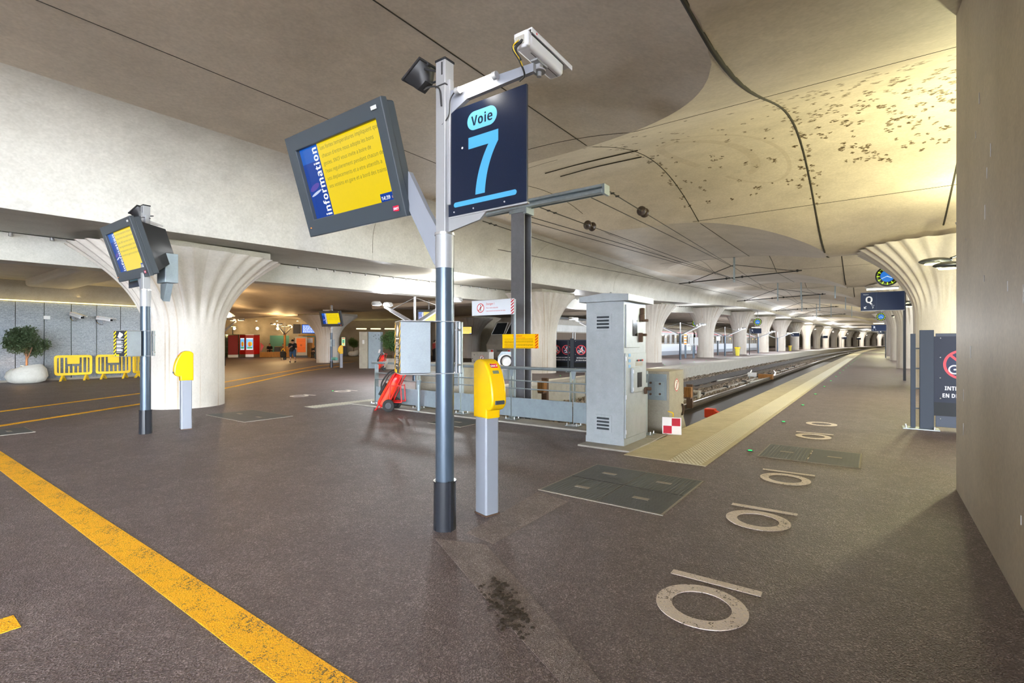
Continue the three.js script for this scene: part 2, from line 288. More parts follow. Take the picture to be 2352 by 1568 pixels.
// ------------------------------------------------------------------ structure: vaulted ceiling
const BAY = 16.1, COL0 = 5.0;
const table = (t) => (x) => { if (x <= t[0][0]) return t[0][1]; for (let i = 1; i < t.length; i++) if (x < t[i][0]) { const u = (x - t[i - 1][0]) / (t[i][0] - t[i - 1][0]); return lerp(t[i - 1][1], t[i][1], u); } return t[t.length - 1][1]; };
const soffit = table([[-20, 3.68], [1.6, 3.7], [9, 3.84], [18, 4.0], [31, 4.22], [41, 4.66], [56, 5.3], [70, 5.62], [90, 5.7]]);
const leftB = (a) => -13.4 - .8 * clamp((a - 5) / 45), webB = (a) => leftB(a) - .72;
const rise = (a) => .9 * smooth(20, 66, a);
const Lh = (b) => b > -6 ? 5.55 - .85 * Math.pow((b + 6) / 4.5, 2.2) : 5.55;
const amp = (b) => b > -6 ? 1.65 : 1.65 * (1 - Math.pow((-6 - b) / 5.35, 2));
const wave = (da) => (1 - Math.cos(2 * Math.PI * da / BAY)) / 2;
const Vh = (da, b) => 4.65 + amp(b) * wave(da) + (b > 3 ? 0 : 0);
function groin(b) { const t = (Lh(b) - 4.65) / amp(b); return t <= 0 ? 0 : t >= 1 ? BAY / 2 : Math.acos(1 - 2 * t) / (2 * Math.PI) * BAY; }
const rowsB = []; for (let b = -10.2; b < -9.0; b += .1) rowsB.push(b); for (let b = -9.0; b < -6; b += .2) rowsB.push(b); for (let b = -6; b < -.9; b += .14) rowsB.push(b); for (let b = -.9; b <= 9.7; b += .6) rowsB.push(b);
const ceilH = (a, b) => { const k = Math.round((a - COL0) / BAY), da = a - COL0 - k * BAY; return Math.max(b < 2 ? Lh(b) : 0, Vh(da, b)) + rise(a); };
const ceiling = struct('ceiling', 'vaulted bare concrete ceiling with groins, joints and sooty stains', 'ceiling');
const fd = (f, a, b) => { const e = .02, dx = (f(a, b + e) - f(a, b - e)) / (2 * e), da = (f(a + e, b) - f(a - e, b)) / (2 * e); return V3(dx, -1, -da).normalize(); };
// soot marks of the first bay: clustered, star shaped, as in the photograph
const sootTex = paint(2048, 2048, (g, w, h) => {
  const src = concTex.image.data, id = g.createImageData(512, 512);
  for (let i = 0; i < 512 * 512 * 4; i++) id.data[i] = src[i];
  const c2 = document.createElement('canvas'); c2.width = c2.height = 512; c2.getContext('2d').putImageData(id, 0, 0);
  for (let x = 0; x < 4; x++) for (let y = 0; y < 4; y++) g.drawImage(c2, x * 512, y * 512);
  // canvas x = a (from 5 to 21.1), canvas y = b (from -10.4 to 9.8)
  const r = rng(77), X = (a) => (a - 5) / 16.1 * w, Y = (b) => (b + 10.4) / 20.2 * h;
  const mark = (a, b, s) => { for (let k = 0; k < 9; k++) { g.fillStyle = `rgba(62,46,18,${.4 + r() * .45})`; g.beginPath(); g.ellipse(X(a) + (r() - .5) * s * 2.6, Y(b) + (r() - .5) * s * 1.3, 1.2 + r() * s * .36, .9 + r() * s * .24, r() * 3, 0, 7); g.fill(); } };
  for (let i = 0; i < 330; i++) { const a = 9.2 + 6.2 * r(), b = -1.35 + 2.7 * Math.pow(r(), .75); if (r() < .9 - Math.abs(a - 12) * .12) mark(a, b, 3 + r() * 8); }
  for (let i = 0; i < 70; i++) mark(9 + 7 * r(), -4.6 + 3.4 * r(), 2 + r() * 7);
  for (let i = 0; i < 60; i++) mark(9 + 8 * r(), -1.43 + (r() - .5) * .3, 2 + r() * 6);
  for (let i = 0; i < 40; i++) mark(9 + 7 * r(), -4.7 + (r() - .5) * .4, 2 + r() * 6);
  g.strokeStyle = 'rgba(120,104,70,.10)'; g.lineWidth = 22; g.beginPath(); g.ellipse(X(13.2), Y(-3.4), w * .10, h * .034, .3, 0, 5); g.stroke();
  g.lineWidth = 10; g.beginPath(); g.ellipse(X(13.4), Y(-3.0), w * .13, h * .048, .3, -1, 3.6); g.stroke();
});
const sootMat = mat(rgb(.75, .675, .60), .62, 0, { map: sootTex });
for (let k = -2; k <= 20; k++) {
  const ac = COL0 + k * BAY, nr = rowsB.length, wj = rowsB.map((b) => b > 2 ? 0 : groin(b));
  const nL = k < 5 ? 25 : 9, nV = k < 5 ? 17 : 6, lo = -BAY / 2;
  const fl = (a, b) => Lh(b) + rise(a), fv = (a, b) => Vh(a - ac, b) + rise(a);
  const rl = rowsB.filter((b, i) => wj[i] > 0).length + 1;
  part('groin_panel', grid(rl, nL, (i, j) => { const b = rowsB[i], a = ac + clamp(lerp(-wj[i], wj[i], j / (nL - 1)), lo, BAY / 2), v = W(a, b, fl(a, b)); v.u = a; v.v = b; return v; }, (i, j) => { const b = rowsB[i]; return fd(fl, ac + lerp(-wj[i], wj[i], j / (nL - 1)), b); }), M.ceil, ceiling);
  for (const s of [-1, 1]) {
    if (k === -2 && s < 0) continue;
    const i0 = Math.max(0, wj.findIndex((w) => w < BAY / 2 - 1e-6) - 1);
    const soot = (k === 0 && s > 0) || (k === 1 && s < 0);
    part('vault_panel', grid(nr - i0, nV, (i, j) => {
      const b = rowsB[i + i0], a = ac + s * lerp(wj[i + i0], BAY / 2, j / (nV - 1)), v = W(a, b, fv(a, b)); if (soot) { v.u = (a - 5) / 16.1; v.v = 1 - (b + 10.4) / 20.2; } else { v.u = a; v.v = b; } return v;
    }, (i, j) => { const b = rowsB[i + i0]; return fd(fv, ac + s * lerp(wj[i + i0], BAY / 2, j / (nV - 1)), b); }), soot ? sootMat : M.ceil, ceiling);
  }
}
sootTex.wrapS = sootTex.wrapT = THREE.RepeatWrapping;
// the long edge beam, whitened to stand in for light, with its curved top, soffit and lower girder
const beamPts = (a) => { const S = soffit(a), T = Lh(-10.2) + rise(a), r0 = Math.min(1.3, (T - S) * .7), out = [[-11.5, S]]; for (let i = 0; i <= 10; i++) { const t = i / 10 * Math.PI / 2; out.push([-11.5 + 1.3 * (1 - Math.cos(t)), T - r0 + r0 * Math.sin(t)]); } return out; };
{
  const wb = struct('wall_beam', 'long pale concrete edge beam above the left columns, lightened for the light on it, curving up into the ceiling', 'beam');
  for (let k = -2; k < 21; k++) for (const [p, q] of [[0, .5], [.5, 1]]) {       // one cast piece per half bay
    const a0 = Math.max(-20, COL0 + (k - .25 + p) * BAY + .006), a1 = COL0 + (k - .25 + q) * BAY - .006; if (a1 < -20) continue;
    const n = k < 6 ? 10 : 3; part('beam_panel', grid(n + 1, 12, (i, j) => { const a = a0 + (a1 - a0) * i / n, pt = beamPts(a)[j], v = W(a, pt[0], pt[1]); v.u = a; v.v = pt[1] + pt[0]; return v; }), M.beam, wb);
  }
  part('soffit', sweep((a) => [[-11.5, soffit(a)], [webB(a), soffit(a) + .02]], -20, 330, 3), M.girder, wb);
  part('girder_web', sweep((a) => [[webB(a), soffit(a)], [webB(a), soffit(a) - .56], [webB(a) - .6, soffit(a) - .56], [webB(a) - .6, soffit(a) + .9]], -20, 330, 4), M.girder, wb);
  for (let i = 0; i < 90; i++) { const a = -1 + i * .62; part('anchor_bolt', cyl(.035, .04, .07, webB(a) + .12 + bend(a), soffit(a) - .035, -a, 6), M.steel, wb); }
}
// lower ceiling over the left concourse
{
  const c2 = struct('ceiling_concourse', 'low brownish concrete ceiling over the left concourse and far platforms', 'ceiling');
  const h2 = (a, b) => 3.92 + .75 * Math.max(0, wave(a - COL0) - .42) * smooth(-15, -18, b) + .55 * (soffit(a) - 3.7) * smooth(20, 60, a);
  part('ceiling_shell', grid(90, 26, (i, j) => { const a = -20 + 113 * i / 89, b = -14.7 - 57 * j / 25, v = W(a, b, h2(a, b)); v.u = a; v.v = b; return v; }), M.ceil, c2);
  part('ceiling_shell', grid(40, 5, (i, j) => { const a = 93 + 237 * i / 39, b = -14.7 - 14 * j / 4, v = W(a, b, 5.1); v.u = a; v.v = b; return v; }), M.ceil, c2);
  for (let k = 0; k < 3; k++) { const a = COL0 + k * BAY; part('rib', rbox(11.5, .35, 1.4, -20.4, h2(a, -18) - .1, -a, .12), M.ceil, c2); }
}
tag(part('roof_slab', [box(90, .4, 122, -30, 8.2, -40.5), box(110, .4, 240, -20, 8.2, -214)], M.concDark, scene), 'concrete roof slab over the whole hall', 'roof', null, 'structure');
// dark joints between the cast vault panels
{
  const line = (pts, r) => { const g = new THREE.TubeGeometry(new THREE.CatmullRomCurve3(pts), pts.length * 2, r, 5); return g; };
  const along = (b, a0, a1, r, n = 26) => line(Array.from({ length: n }, (_, i) => { const a = lerp(a0, a1, i / (n - 1)); return W(a, b, ceilH(a, b) + r * .35); }), r);
  const across = (a, b0, b1, r, n = 30) => line(Array.from({ length: n }, (_, i) => { const b = lerp(b0, b1, i / (n - 1)); return W(a, b, ceilH(a, b) + r * .35); }), r);
  for (const [b, a0, a1, r] of [[-8.0, -8, 15, .010], [-4.72, -8, 9, .014], [-4.72, 9, 27, .016], [-1.43, -3, 20.6, .03], [1.6, 8.5, 19, .028], [-4.72, 27, 60, .018], [-1.43, 21.5, 36, .03], [-1.43, 38, 52, .03], [-8.0, 16, 60, .010], [.4, 22, 60, .028]]) part('joint', along(b, a0, a1, r, 60), M.joint, ceiling);
  for (const [a, b0, b1, r] of [[8.6, -5.9, 4, .010], [10.0, -10.1, -6, .009], [16.9, -4.9, 3, .013], [25.3, -9, 3, .012], [32.9, -6, 3, .012], [41.4, -9, 3, .012], [49, -6, 3, .012]]) part('joint', across(a, b0, b1, r, 60), M.joint, ceiling);
  part('cable_trough', [line([W(11.2, -7.1, ceilH(11.2, -7.1) - .02), W(11.35, -6.2, ceilH(11.35, -6.2) - .02), W(11.4, -4.6, ceilH(11.4, -4.6) - .02)], .014), line([W(12.0, -7.1, ceilH(12.0, -7.1) - .02), W(12.1, -6.2, ceilH(12.1, -6.2) - .02), W(12.15, -4.8, ceilH(12.15, -4.8) - .02)], .014)], M.joint, ceiling);
}

// ------------------------------------------------------------------ structure: walls
const wallR = struct('wall_right', 'tall smooth concrete wall close by on the right, scratched at hand height', 'wall');
part('wall_body', [box(.5, 4.88, 7.3, .92, 2.44, -3.13)], M.wallConc, wallR);
{ const r = rng(4), sc = []; for (let i = 0; i < 26; i++) sc.push(box(.004, .02 + r() * .1, .006 + r() * .008, .668, .3 + r() * 3.2, -6.6 + r() * 4.2)); part('scratch', sc, M.white, wallR); }
const wallL = struct('wall_left', 'grey stone panel wall at the far left behind the potted tree', 'wall');
for (let i = 0; i < 25; i++) part('panel', rbox(.06, 3.05, .80, -26.6, 1.56, -(-8.6 + i * .82), .006, 1), M.granite, wallL, [i * .7, i * .31]);
part('backing', [box(.3, 4.6, 31.6, -26.85, 2.3, 4.5), box(.12, .08, 20.4, -26.6, .04, -1.0)], M.concDark, wallL);
{
  const cove = part('cove_lamp', box(.05, .035, 19.5, -26.52, 3.13, -1.2), glow(rgb(1, .78, .25), 5), wallL); tag(cove, 'thin yellow light line along the top of the wall');
  for (const a of [1, 6]) area(W(a, -26.4, 3.16), W(a, -25.6, 4.2), .08, 5, rgb(1, .76, .3), 14);
}
const wallB = struct('wall_back', 'bare concrete wall with lamps at the back of the concourse', 'wall');
{
  const p0 = W(22, -66, 0), p1 = W(45, -37.5, 0), d = p1.clone().sub(p0), L = d.length(), g = box(L, 4.8, .3, 0, 2.4, 0).rotateY(Math.atan2(-d.z, d.x)).translate((p0.x + p1.x) / 2, 0, (p0.z + p1.z) / 2);
  part('wall_body', g, M.concDark, wallB);
  const q0 = W(9.8, -26.9, 0), q1 = W(22.0, -65.5, 0), e = q1.clone().sub(q0); part('side_wall', box(e.length(), 4.8, .3, 0, 2.4, 0).rotateY(Math.atan2(-e.z, e.x)).translate((q0.x + q1.x) / 2, 0, (q0.z + q1.z) / 2), M.wallConc, wallB);
  part('far_wall', [box(.3, 6.5, 290, -38, 3.2, -190)], M.wallConc, wallB);
}
const wallE = struct('wall_outer', 'plain concrete outer wall of the hall beyond the right platform', 'wall');
part('wall_body', [box(.4, 8, 21, 9.8, 4, -7.5), box(.4, 3.2, 54, 9.8, 1.6, -45), box(.4, 3.7, 54, 9.8, 6.15, -45), box(.4, 3.0, 17, 9.8, 6.7, 11.5), ...sweep([[9.8, 0], [9.8, 3.2]], 70, 130, 8), ...sweep([[9.8, 4.3], [9.8, 8]], 70, 130, 8), ...sweep([[9.8, 0], [9.8, 8]], 130, 335, 8)], M.wallConc, wallE);   // long unseen strip, added to let daylight in over the far platforms
for (let a = 18; a < 130; a += 8) part('mullion', box(.3, 1.15, .16, 9.8 + bend(a), 3.75, -a), M.galv, wallE);  // bars across the added daylight strip
part('end_wall', [box(150, 9, .4, 0, 4, -332)], M.concDark, wallE);
part('front_lintel', [box(80, 3.0, .4, -30, 6.7, 20), box(67, 8.2, .4, -36.5, 4.1, 20), box(.4, 8.2, 60, -70, 4.1, -9)], M.concDark, wallE);

// ------------------------------------------------------------------ columns
function columnGeo(top, start, ra, rb, seg, rows) {     // round shaft opening into a fluted capital
  const n = seg, flutes = 30;
  return grid(rows + 3, n + 1, (i, j) => {
    const h = i === 0 ? 0 : i === 1 ? start * .55 : i === 2 ? start : start + (top - start) * (i - 2) / rows;
    const t = clamp((h - start) / (top - start)), f = Math.pow(t, 2.1), th = j / n * Math.PI * 2, c = Math.cos(th), s = Math.sin(th);
    const e = lerp(1, .82, t), sx = Math.sign(c) * Math.pow(Math.abs(c), e), sz = Math.sign(s) * Math.pow(Math.abs(s), e);
    const fl = 1 + .085 * smooth(0, .35, t) * (1 - Math.abs(Math.cos(flutes / 2 * th))) - .045 * smooth(0, .3, t), R = .82;
    const v = V3((R + (rb - R) * f) * sx * fl, h, (R + (ra - R) * f) * sz * fl); v.u = j / n * 3; v.v = h / 4; return v;
  });
}
function makeColumn(name, label, a, b, top, start, ra, rb, fine, group) {
  const o = thing(name, label, 'column', W(a, b, 0), 0, group), seg = fine === 2 ? 150 : fine === 1 ? 90 : 40;
  part('shaft_and_capital', columnGeo(top, start, ra, rb, seg, fine ? 22 : 8), M.column, o);
  part('capital_top', lathe([[.001, top], [1, top]], 40).scale(rb * .98, 1, ra * .98), M.column, o);
  if (b < 0) part('bearing_block', rbox(rb * 1.5, .18, ra * 1.45, 0, top + .08, 0, .02), M.conc, o);
  return o;
}
const ordL = ['large fluted concrete column behind the second information post', 'fluted concrete column behind the tall dark steel mast', 'fluted concrete column just right of the metal cabinet', 'fluted concrete column right of the white platform notice stand', 'fluted concrete column left of the first R platform sign', 'fluted concrete column right of the first R platform sign'];
for (let k = 0; k < 20; k++) { const a = COL0 + k * BAY, S = soffit(a); makeColumn('column', ordL[k] ?? 'fluted concrete column in the far curving row of the left platform', a, leftB(a), S - .17, lerp(1.75, 2.2, clamp((S - 3.7) / 2)), k > 3 ? 1.8 : 2.15, k < 1 ? 1.35 : k < 2 ? 1.5 : 1.85, k < 2 ? 2 : k < 8 ? 1 : 0, k > 5 ? 'far columns of the left platform' : null); }
const ordR = ['broad yellowish fluted column beside the bicycle ban barrier', 'second fluted column of the right platform, behind the Q sign post', 'third fluted column of the right platform'];
for (let k = 1; k < 17; k++) { const a = COL0 + k * BAY + .3; makeColumn('column', ordR[k - 1] ?? 'fluted column in the far row of the right platform', a, 1.85, 4.72 + rise(a) - .1, 2.4, 2.5, 2.35, k < 3 ? 2 : k < 6 ? 1 : 0, k > 3 ? 'far columns of the right platform' : null); }
makeColumn('column', 'fluted concrete column behind the third information post in the concourse', 22.2, -33.6, 3.5, 1.7, 2.1, 2.1, 1);
makeColumn('column', 'fluted concrete column left of the grey locomotive front', 37.2, -32.2, 3.9, 1.7, 2.1, 2.1, 1);

// ------------------------------------------------------------------ floor markings and covers
tag(part('floor_line', box(22, .002, .21, -10, .001, -1.26), M.yellowPaint, scene), 'wide worn yellow line painted across the near floor', 'floor marking');
tag(part('floor_line', box(.19, .002, 2.0, -3.735, .001, .415), M.yellowPaint, scene), 'short end of a yellow painted line at the lower left', 'floor marking');
{
  const road = (pts, w, label) => { const g = []; for (let i = 0; i + 1 < pts.length; i++) g.push(beamBar(W(...pts[i], .003), W(...pts[i + 1], .003), w, .004)); tag(part('floor_line', g, M.yellowPaint, scene), label, 'floor marking'); };
  road([[-1.5, -12.6], [2.14, -15.4], [5.4, -17.6], [8.9, -20.1], [18.5, -29.2], [24, -33]], .16, 'thin yellow line curving across the left concourse, further one');
  road([[-1.5, -10.2], [1.77, -12.74], [4.47, -14.57], [8.27, -17.9], [14.5, -24.2], [19, -27.5]], .16, 'thin yellow line curving across the left concourse, nearer one');
}
function ringMark(a, b, s, label, bar = true) {
  const o = thing('floor_ring_marking', label, 'floor marking', W(a, b, .001), .03), sh = new THREE.Shape(); sh.absarc(0, 0, .247 * s, 0, Math.PI * 2); const hole = new THREE.Path(); hole.absarc(0, 0, .16 * s, 0, Math.PI * 2, true); sh.holes.push(hole);
  part('ring', new THREE.ExtrudeGeometry(sh, { depth: .004, bevelEnabled: false, curveSegments: 30 }).rotateX(-Math.PI / 2), M.whitePaint, o, [a, b]);
  if (bar) part('bar', rbox(.53 * s, .004, .068 * s, .0, .002, -.335 * s, .015), M.whitePaint, o, [a, b]);
}
const ringL = ['nearest and largest', 'second nearest', 'third', 'fourth', 'fifth', 'sixth and farthest'];
[2.92, 4.61, 6.18, 7.64, 9.26, 10.77].forEach((a, i) => ringMark(a, -.8, 1, i < 5 ? `white ring and bar painted on the right platform, ${ringL[i]}` : 'white ring without a bar at the far end of the painted row', i < 5));
[[7.75, -13.1, 'near'], [9.3, -13.3, 'far']].forEach(([a, b, w]) => ringMark(a, b, 1, `pale ring and bar marking on the left platform, the ${w} one`));
function coverSet(a, b, w, d, nx, nz, label, mats) {
  const o = thing('floor_cover', label, 'floor cover', W(a, b, 0));
  part('frame', [box(w + .03, .012, .016, 0, .001, d / 2), box(w + .03, .012, .016, 0, .001, -d / 2), box(.016, .012, d, w / 2, .001, 0), box(.016, .012, d, -w / 2, .001, 0)], M.concDark, o);
  for (let i = 0; i < nx; i++) for (let j = 0; j < nz; j++) { const x = (i + .5) * w / nx - w / 2, z = (j + .5) * d / nz - d / 2, pl = part('plate', rbox(w / nx - .014, .012, d / nz - .014, x, .002, z, .004), mats[(i + j) % mats.length], o); part('handle', rbox(.16, .005, .06, x, .0085, z, .002), M.concDark, pl); }
}
coverSet(4.9, -2.13, 1.26, 1.3, 2, 2, 'four panel dark metal floor cover beside the tactile strip', [M.cover, M.coverRib]);
coverSet(7.7, -.7, 1.1, .95, 2, 1, 'metal floor cover between the ring markings on the platform', [M.coverRib, M.cover]);
coverSet(5.05, -10.4, 1.6, .95, 2, 1, 'metal floor cover in front of the large left column', [M.cover]);
coverSet(6.95, -6.35, .8, .75, 1, 1, 'small metal floor cover in front of the railing', [M.coverRib]);
coverSet(1.75, -11.8, .8, .5, 1, 1, 'small metal floor cover at the far left', [M.coverRib]);
{ // lighter repair strip with broken asphalt
  const strip = new THREE.Shape([[-2.72, 2.72], [-2.33, 2.86], [-1.48, 2.34], [-.9, 1.95], [-.4, 1.55], [-.55, 1.4], [-1.09, 1.88], [-1.7, 2.18]].map(([b, a]) => new THREE.Vector2(b, a)));
  tag(part('asphalt_patch', new THREE.ExtrudeGeometry(strip, { depth: .003, bevelEnabled: false }).rotateX(-Math.PI / 2), M.asphaltPatch, scene), 'paler rough repair strip running from the post towards the camera', 'floor patch', null, 'structure');
  const strip2 = new THREE.Shape([[-2.6, 2.95], [-2.3, 2.9], [-2.34, 4.1], [-2.74, 4.2]].map(([b, a]) => new THREE.Vector2(b, a)));
  tag(part('asphalt_patch', new THREE.ExtrudeGeometry(strip2, { depth: .0025, bevelEnabled: false }).rotateX(-Math.PI / 2), M.asphaltPatch, scene), 'paler asphalt strip between the post and the metal floor cover', 'floor patch', null, 'structure');
  const r = rng(19), g = []; for (let i = 0; i < 170; i++) { const t = r(), a = lerp(2.42, 2.12, t) + (r() - .5) * .16, b = lerp(-1.92, -1.5, t) + (r() - .5) * .16; g.push(new THREE.DodecahedronGeometry(.006 + r() * .014, 0).scale(1, .3, 1).translate(b, .004, -a)); }
  const cr = part('broken_asphalt', g, M.soil, scene); tag(cr, 'crumbled dark hole in the pale repair strip', 'floor patch', null, 'stuff');
}
{ // green stud lights
  const gm = glow(rgb(.0, .9, .14), 2.4);
  const stud = (a, b, label, group) => { const o = thing('stud_light', label, 'stud light', W(a, b, 0), 0, group); part('rim', cyl(.045, .05, .008, 0, .004, 0, 14), M.anthracite, o); part('lens', cyl(.026, .026, .006, 0, .009, 0, 12), gm, o); };
  for (let i = 0; i < 26; i++) { const a = 7.51 + i * 3.12; stud(a, -1.4, i < 4 ? `glowing green floor stud on the right platform, ${['nearest', 'second', 'third', 'fourth'][i]} in line` : 'small green floor stud in the far line of the right platform', i < 4 ? null : 'far green studs of the right platform'); }
  for (let i = 0; i < 16; i++) stud(9.16 + i * 3.45, i ? -11.55 : -13.6, i ? 'green floor stud along the left platform edge' : 'green floor stud beside the left ring marking', i ? 'green studs of the left platform' : null);
}

// ------------------------------------------------------------------ prints
const FONT = 'sans-serif';
const forbid = (g, x, y, r, kind, bg, fg, red) => {      // round prohibition sign
  g.save(); g.translate(x, y); g.scale(r / 100, r / 100); g.beginPath(); g.arc(0, 0, 100, 0, 7); g.fillStyle = bg; g.fill(); g.fillStyle = g.strokeStyle = fg; g.lineCap = 'round';
  if (kind === 'bike') { g.lineWidth = 8; for (const c of [-42, 40]) { g.beginPath(); g.arc(c, 34, 27, 0, 7); g.stroke(); } g.lineWidth = 10; g.beginPath(); g.moveTo(-42, 34); g.lineTo(-8, 30); g.lineTo(20, -8); g.lineTo(40, 34); g.stroke(); g.lineWidth = 19; g.beginPath(); g.moveTo(-12, -4); g.lineTo(14, -38); g.stroke(); g.lineWidth = 12; g.beginPath(); g.moveTo(14, -38); g.lineTo(34, -14); g.stroke(); g.beginPath(); g.moveTo(-12, -4); g.lineTo(10, 10); g.lineTo(2, 30); g.stroke(); g.beginPath(); g.arc(20, -58, 13, 0, 7); g.fill(); }
  else if (kind === 'skate') { g.lineWidth = 17; g.beginPath(); g.moveTo(-20, 10); g.lineTo(4, -30); g.stroke(); g.lineWidth = 11; g.beginPath(); g.moveTo(4, -30); g.lineTo(30, -8); g.stroke(); g.beginPath(); g.moveTo(-20, 10); g.lineTo(12, 14); g.lineTo(-2, 44); g.stroke(); g.beginPath(); g.moveTo(-20, 10); g.lineTo(-44, 22); g.stroke(); g.beginPath(); g.moveTo(-34, 54); g.lineTo(34, 54); g.stroke(); g.beginPath(); g.arc(12, -54, 13, 0, 7); g.fill(); }
  else { g.lineWidth = 14; g.beginPath(); g.arc(0, -56, 12, 0, 7); g.fill(); g.beginPath(); g.moveTo(0, -34); g.lineTo(0, 10); g.stroke(); g.lineWidth = 10; g.beginPath(); g.moveTo(0, -28); g.lineTo(-18, 6); g.moveTo(0, -28); g.lineTo(18, 6); g.moveTo(0, 10); g.lineTo(-12, 62); g.moveTo(0, 10); g.lineTo(14, 62); g.stroke(); }
  g.strokeStyle = red; g.lineWidth = 15; g.beginPath(); g.moveTo(-64, kind === 'walk' ? 64 : -64); g.lineTo(64, kind === 'walk' ? -64 : 64); g.stroke(); g.beginPath(); g.arc(0, 0, 92, 0, 7); g.stroke(); g.restore();
};
const hatch = (g, x, y, w, h, n, c1, c2) => { g.save(); g.beginPath(); g.rect(x, y, w, h); g.clip(); g.fillStyle = c1; g.fillRect(x, y, w, h); g.fillStyle = c2; const s = h / n; for (let i = -2; i < n + 2; i++) { g.beginPath(); g.moveTo(x, y + i * s + w * .8); g.lineTo(x + w, y + i * s); g.lineTo(x + w, y + i * s + s * .5); g.lineTo(x, y + i * s + s * .5 + w * .8); g.fill(); } g.restore(); };
const sncf = (g, x, y, w, h) => { const gr = g.createLinearGradient(x, y, x + w, y); gr.addColorStop(0, '#8a1a5a'); gr.addColorStop(.6, '#d8142c'); gr.addColorStop(1, '#d8142c'); g.fillStyle = gr; g.beginPath(); g.moveTo(x + w * .06, y); g.quadraticCurveTo(x + w * .5, y + h * .12, x + w, y + h * .05); g.lineTo(x + w * .94, y + h); g.quadraticCurveTo(x + w * .4, y + h * 1.0, x, y + h * .9); g.fill(); g.fillStyle = '#fff'; g.font = `italic bold ${h * .56}px ${FONT}`; g.textAlign = 'center'; g.textBaseline = 'middle'; g.fillText('SNCF', x + w * .5, y + h * .55); g.textAlign = 'left'; g.textBaseline = 'alphabetic'; };
const infoTex = paint(1024, 600, (g, w, h) => {
  g.fillStyle = '#f2d414'; g.fillRect(0, 0, w, h); g.fillStyle = '#0b3f9c'; g.fillRect(0, 0, 250, h); g.fillStyle = '#1b5fc0'; g.fillRect(0, 0, 250, 130);
  g.fillStyle = '#5a4aa8'; g.beginPath(); g.ellipse(90, 330, 70, 24, -.3, 0, 7); g.fill(); g.fillStyle = '#c9d4ee'; g.beginPath(); g.ellipse(95, 380, 75, 11, -.25, 0, 7); g.fill();
  g.save(); g.translate(252, h - 8); g.rotate(-Math.PI / 2); g.fillStyle = '#fff'; g.font = `bold 106px ${FONT}`; g.fillText('information', 6, -18, 570); g.restore();
  g.fillStyle = '#7d7424'; g.font = `40px ${FONT}`; ['Les fortes temperatures impliquent que', 'chacun d\'entre nous adopte les bons', 'gestes. SNCF vous invite a boire de', 'l\'eau regulierement pendant chacun de', 'vos deplacements et a etre attentifs a', 'vos voisins en gare et a bord des trains'].forEach((s, i) => g.fillText(s, 282, 62 + i * 62, i === 0 ? 735 : i === 3 || i === 5 ? 710 : i === 4 ? 690 : i === 2 ? 590 : 640));
  g.fillStyle = '#0b3f9c'; g.fillRect(850, 528, 168, 66); g.fillStyle = '#fff'; g.font = `bold 40px ${FONT}`; g.fillText('14:39', 857, 577, 106); g.fillStyle = '#e8b070'; g.font = `bold 24px ${FONT}`; g.fillText('54', 972, 577, 34);
});
const voieTex = paint(768, 816, (g, w, h) => {
  g.fillStyle = '#131c30'; g.fillRect(0, 0, w, h); const r = rng(3); for (let i = 0; i < 5000; i++) { g.fillStyle = `rgba(130,150,190,${r() * .28})`; g.fillRect(r() * w, r() * h, 1.5, 1.5); }
  g.fillStyle = '#5fa6c4'; g.beginPath(); g.roundRect(225, 62, 285, 140, 70); g.fill(); g.fillStyle = '#14202f'; g.font = `bold 100px ${FONT}`; g.textAlign = 'center'; g.fillText('Voie', 368, 168, 210);
  g.fillStyle = '#4795bd'; g.beginPath(); g.moveTo(236, 250); g.lineTo(522, 250); g.lineTo(522, 330); g.quadraticCurveTo(410, 480, 396, 690); g.lineTo(304, 690); g.quadraticCurveTo(318, 500, 430, 336); g.lineTo(236, 336); g.fill();
  g.beginPath(); g.roundRect(86, 716, 600, 38, 19); g.fill(); g.fillStyle = '#c8ccd4'; g.beginPath(); g.arc(174, 310, 9, 0, 7); g.fill();
});
const dangerTex = paint(1024, 296, (g, w, h) => {
  g.fillStyle = '#e9edf4'; g.fillRect(0, 0, w, h); forbid(g, 220, 150, 90, 'walk', '#f3f4f7', '#16202c', '#d01826'); g.fillStyle = '#cf2030'; g.font = `54px ${FONT}`; g.fillText('Danger !', 358, 96); g.font = `34px ${FONT}`; g.fillText('Pour votre sécurité', 358, 166); g.font = `30px ${FONT}`; g.fillText('Il est interdit de traverser les voies', 358, 226, 545); hatch(g, 952, 6, 66, 284, 5, '#eef0f4', '#d0202c');
});
const attenTex = paint(1024, 336, (g, w, h) => {
  g.fillStyle = '#ffc400'; g.fillRect(0, 0, w, h); g.fillStyle = '#e8551c'; g.font = `bold 56px ${FONT}`; g.fillText('Attention!', 300, 60); g.font = `bold 26px ${FONT}`; g.fillText('votre sécurité, il est interdit', 300, 96, 400); g.fillStyle = '#6b4a10'; const r = rng(6);
  for (const y of [124, 168, 192, 214, 250, 272, 296, 322]) { let x = 60; const end = y === 214 || y === 296 ? 400 : 880; while (x < end) { const l = 12 + r() * 34; g.fillRect(x, y - 8, Math.min(l, end - x), 9); x += l + 9; } }
  hatch(g, 936, 0, 76, h, 5, '#ffc400', '#e0341c');
});
const bikeTex = paint(1024, 1024, (g, w, h) => { g.fillStyle = '#10162a'; g.fillRect(0, 0, w, h); forbid(g, 300, 360, 190, 'bike', '#1a2240', '#f4f4f8', '#e2454e'); forbid(g, 730, 360, 190, 'skate', '#1a2240', '#f4f4f8', '#e2454e'); g.fillStyle = '#eef0f6'; g.font = `bold 70px ${FONT}`; g.textAlign = 'center'; g.fillText('INTERDICTION DE CIRCULER', 515, 690, 780); g.fillText('EN DEUX ROUES DANS LA GARE', 515, 784, 830); g.fillStyle = '#04060c'; g.fillRect(0, 850, w, 174); });
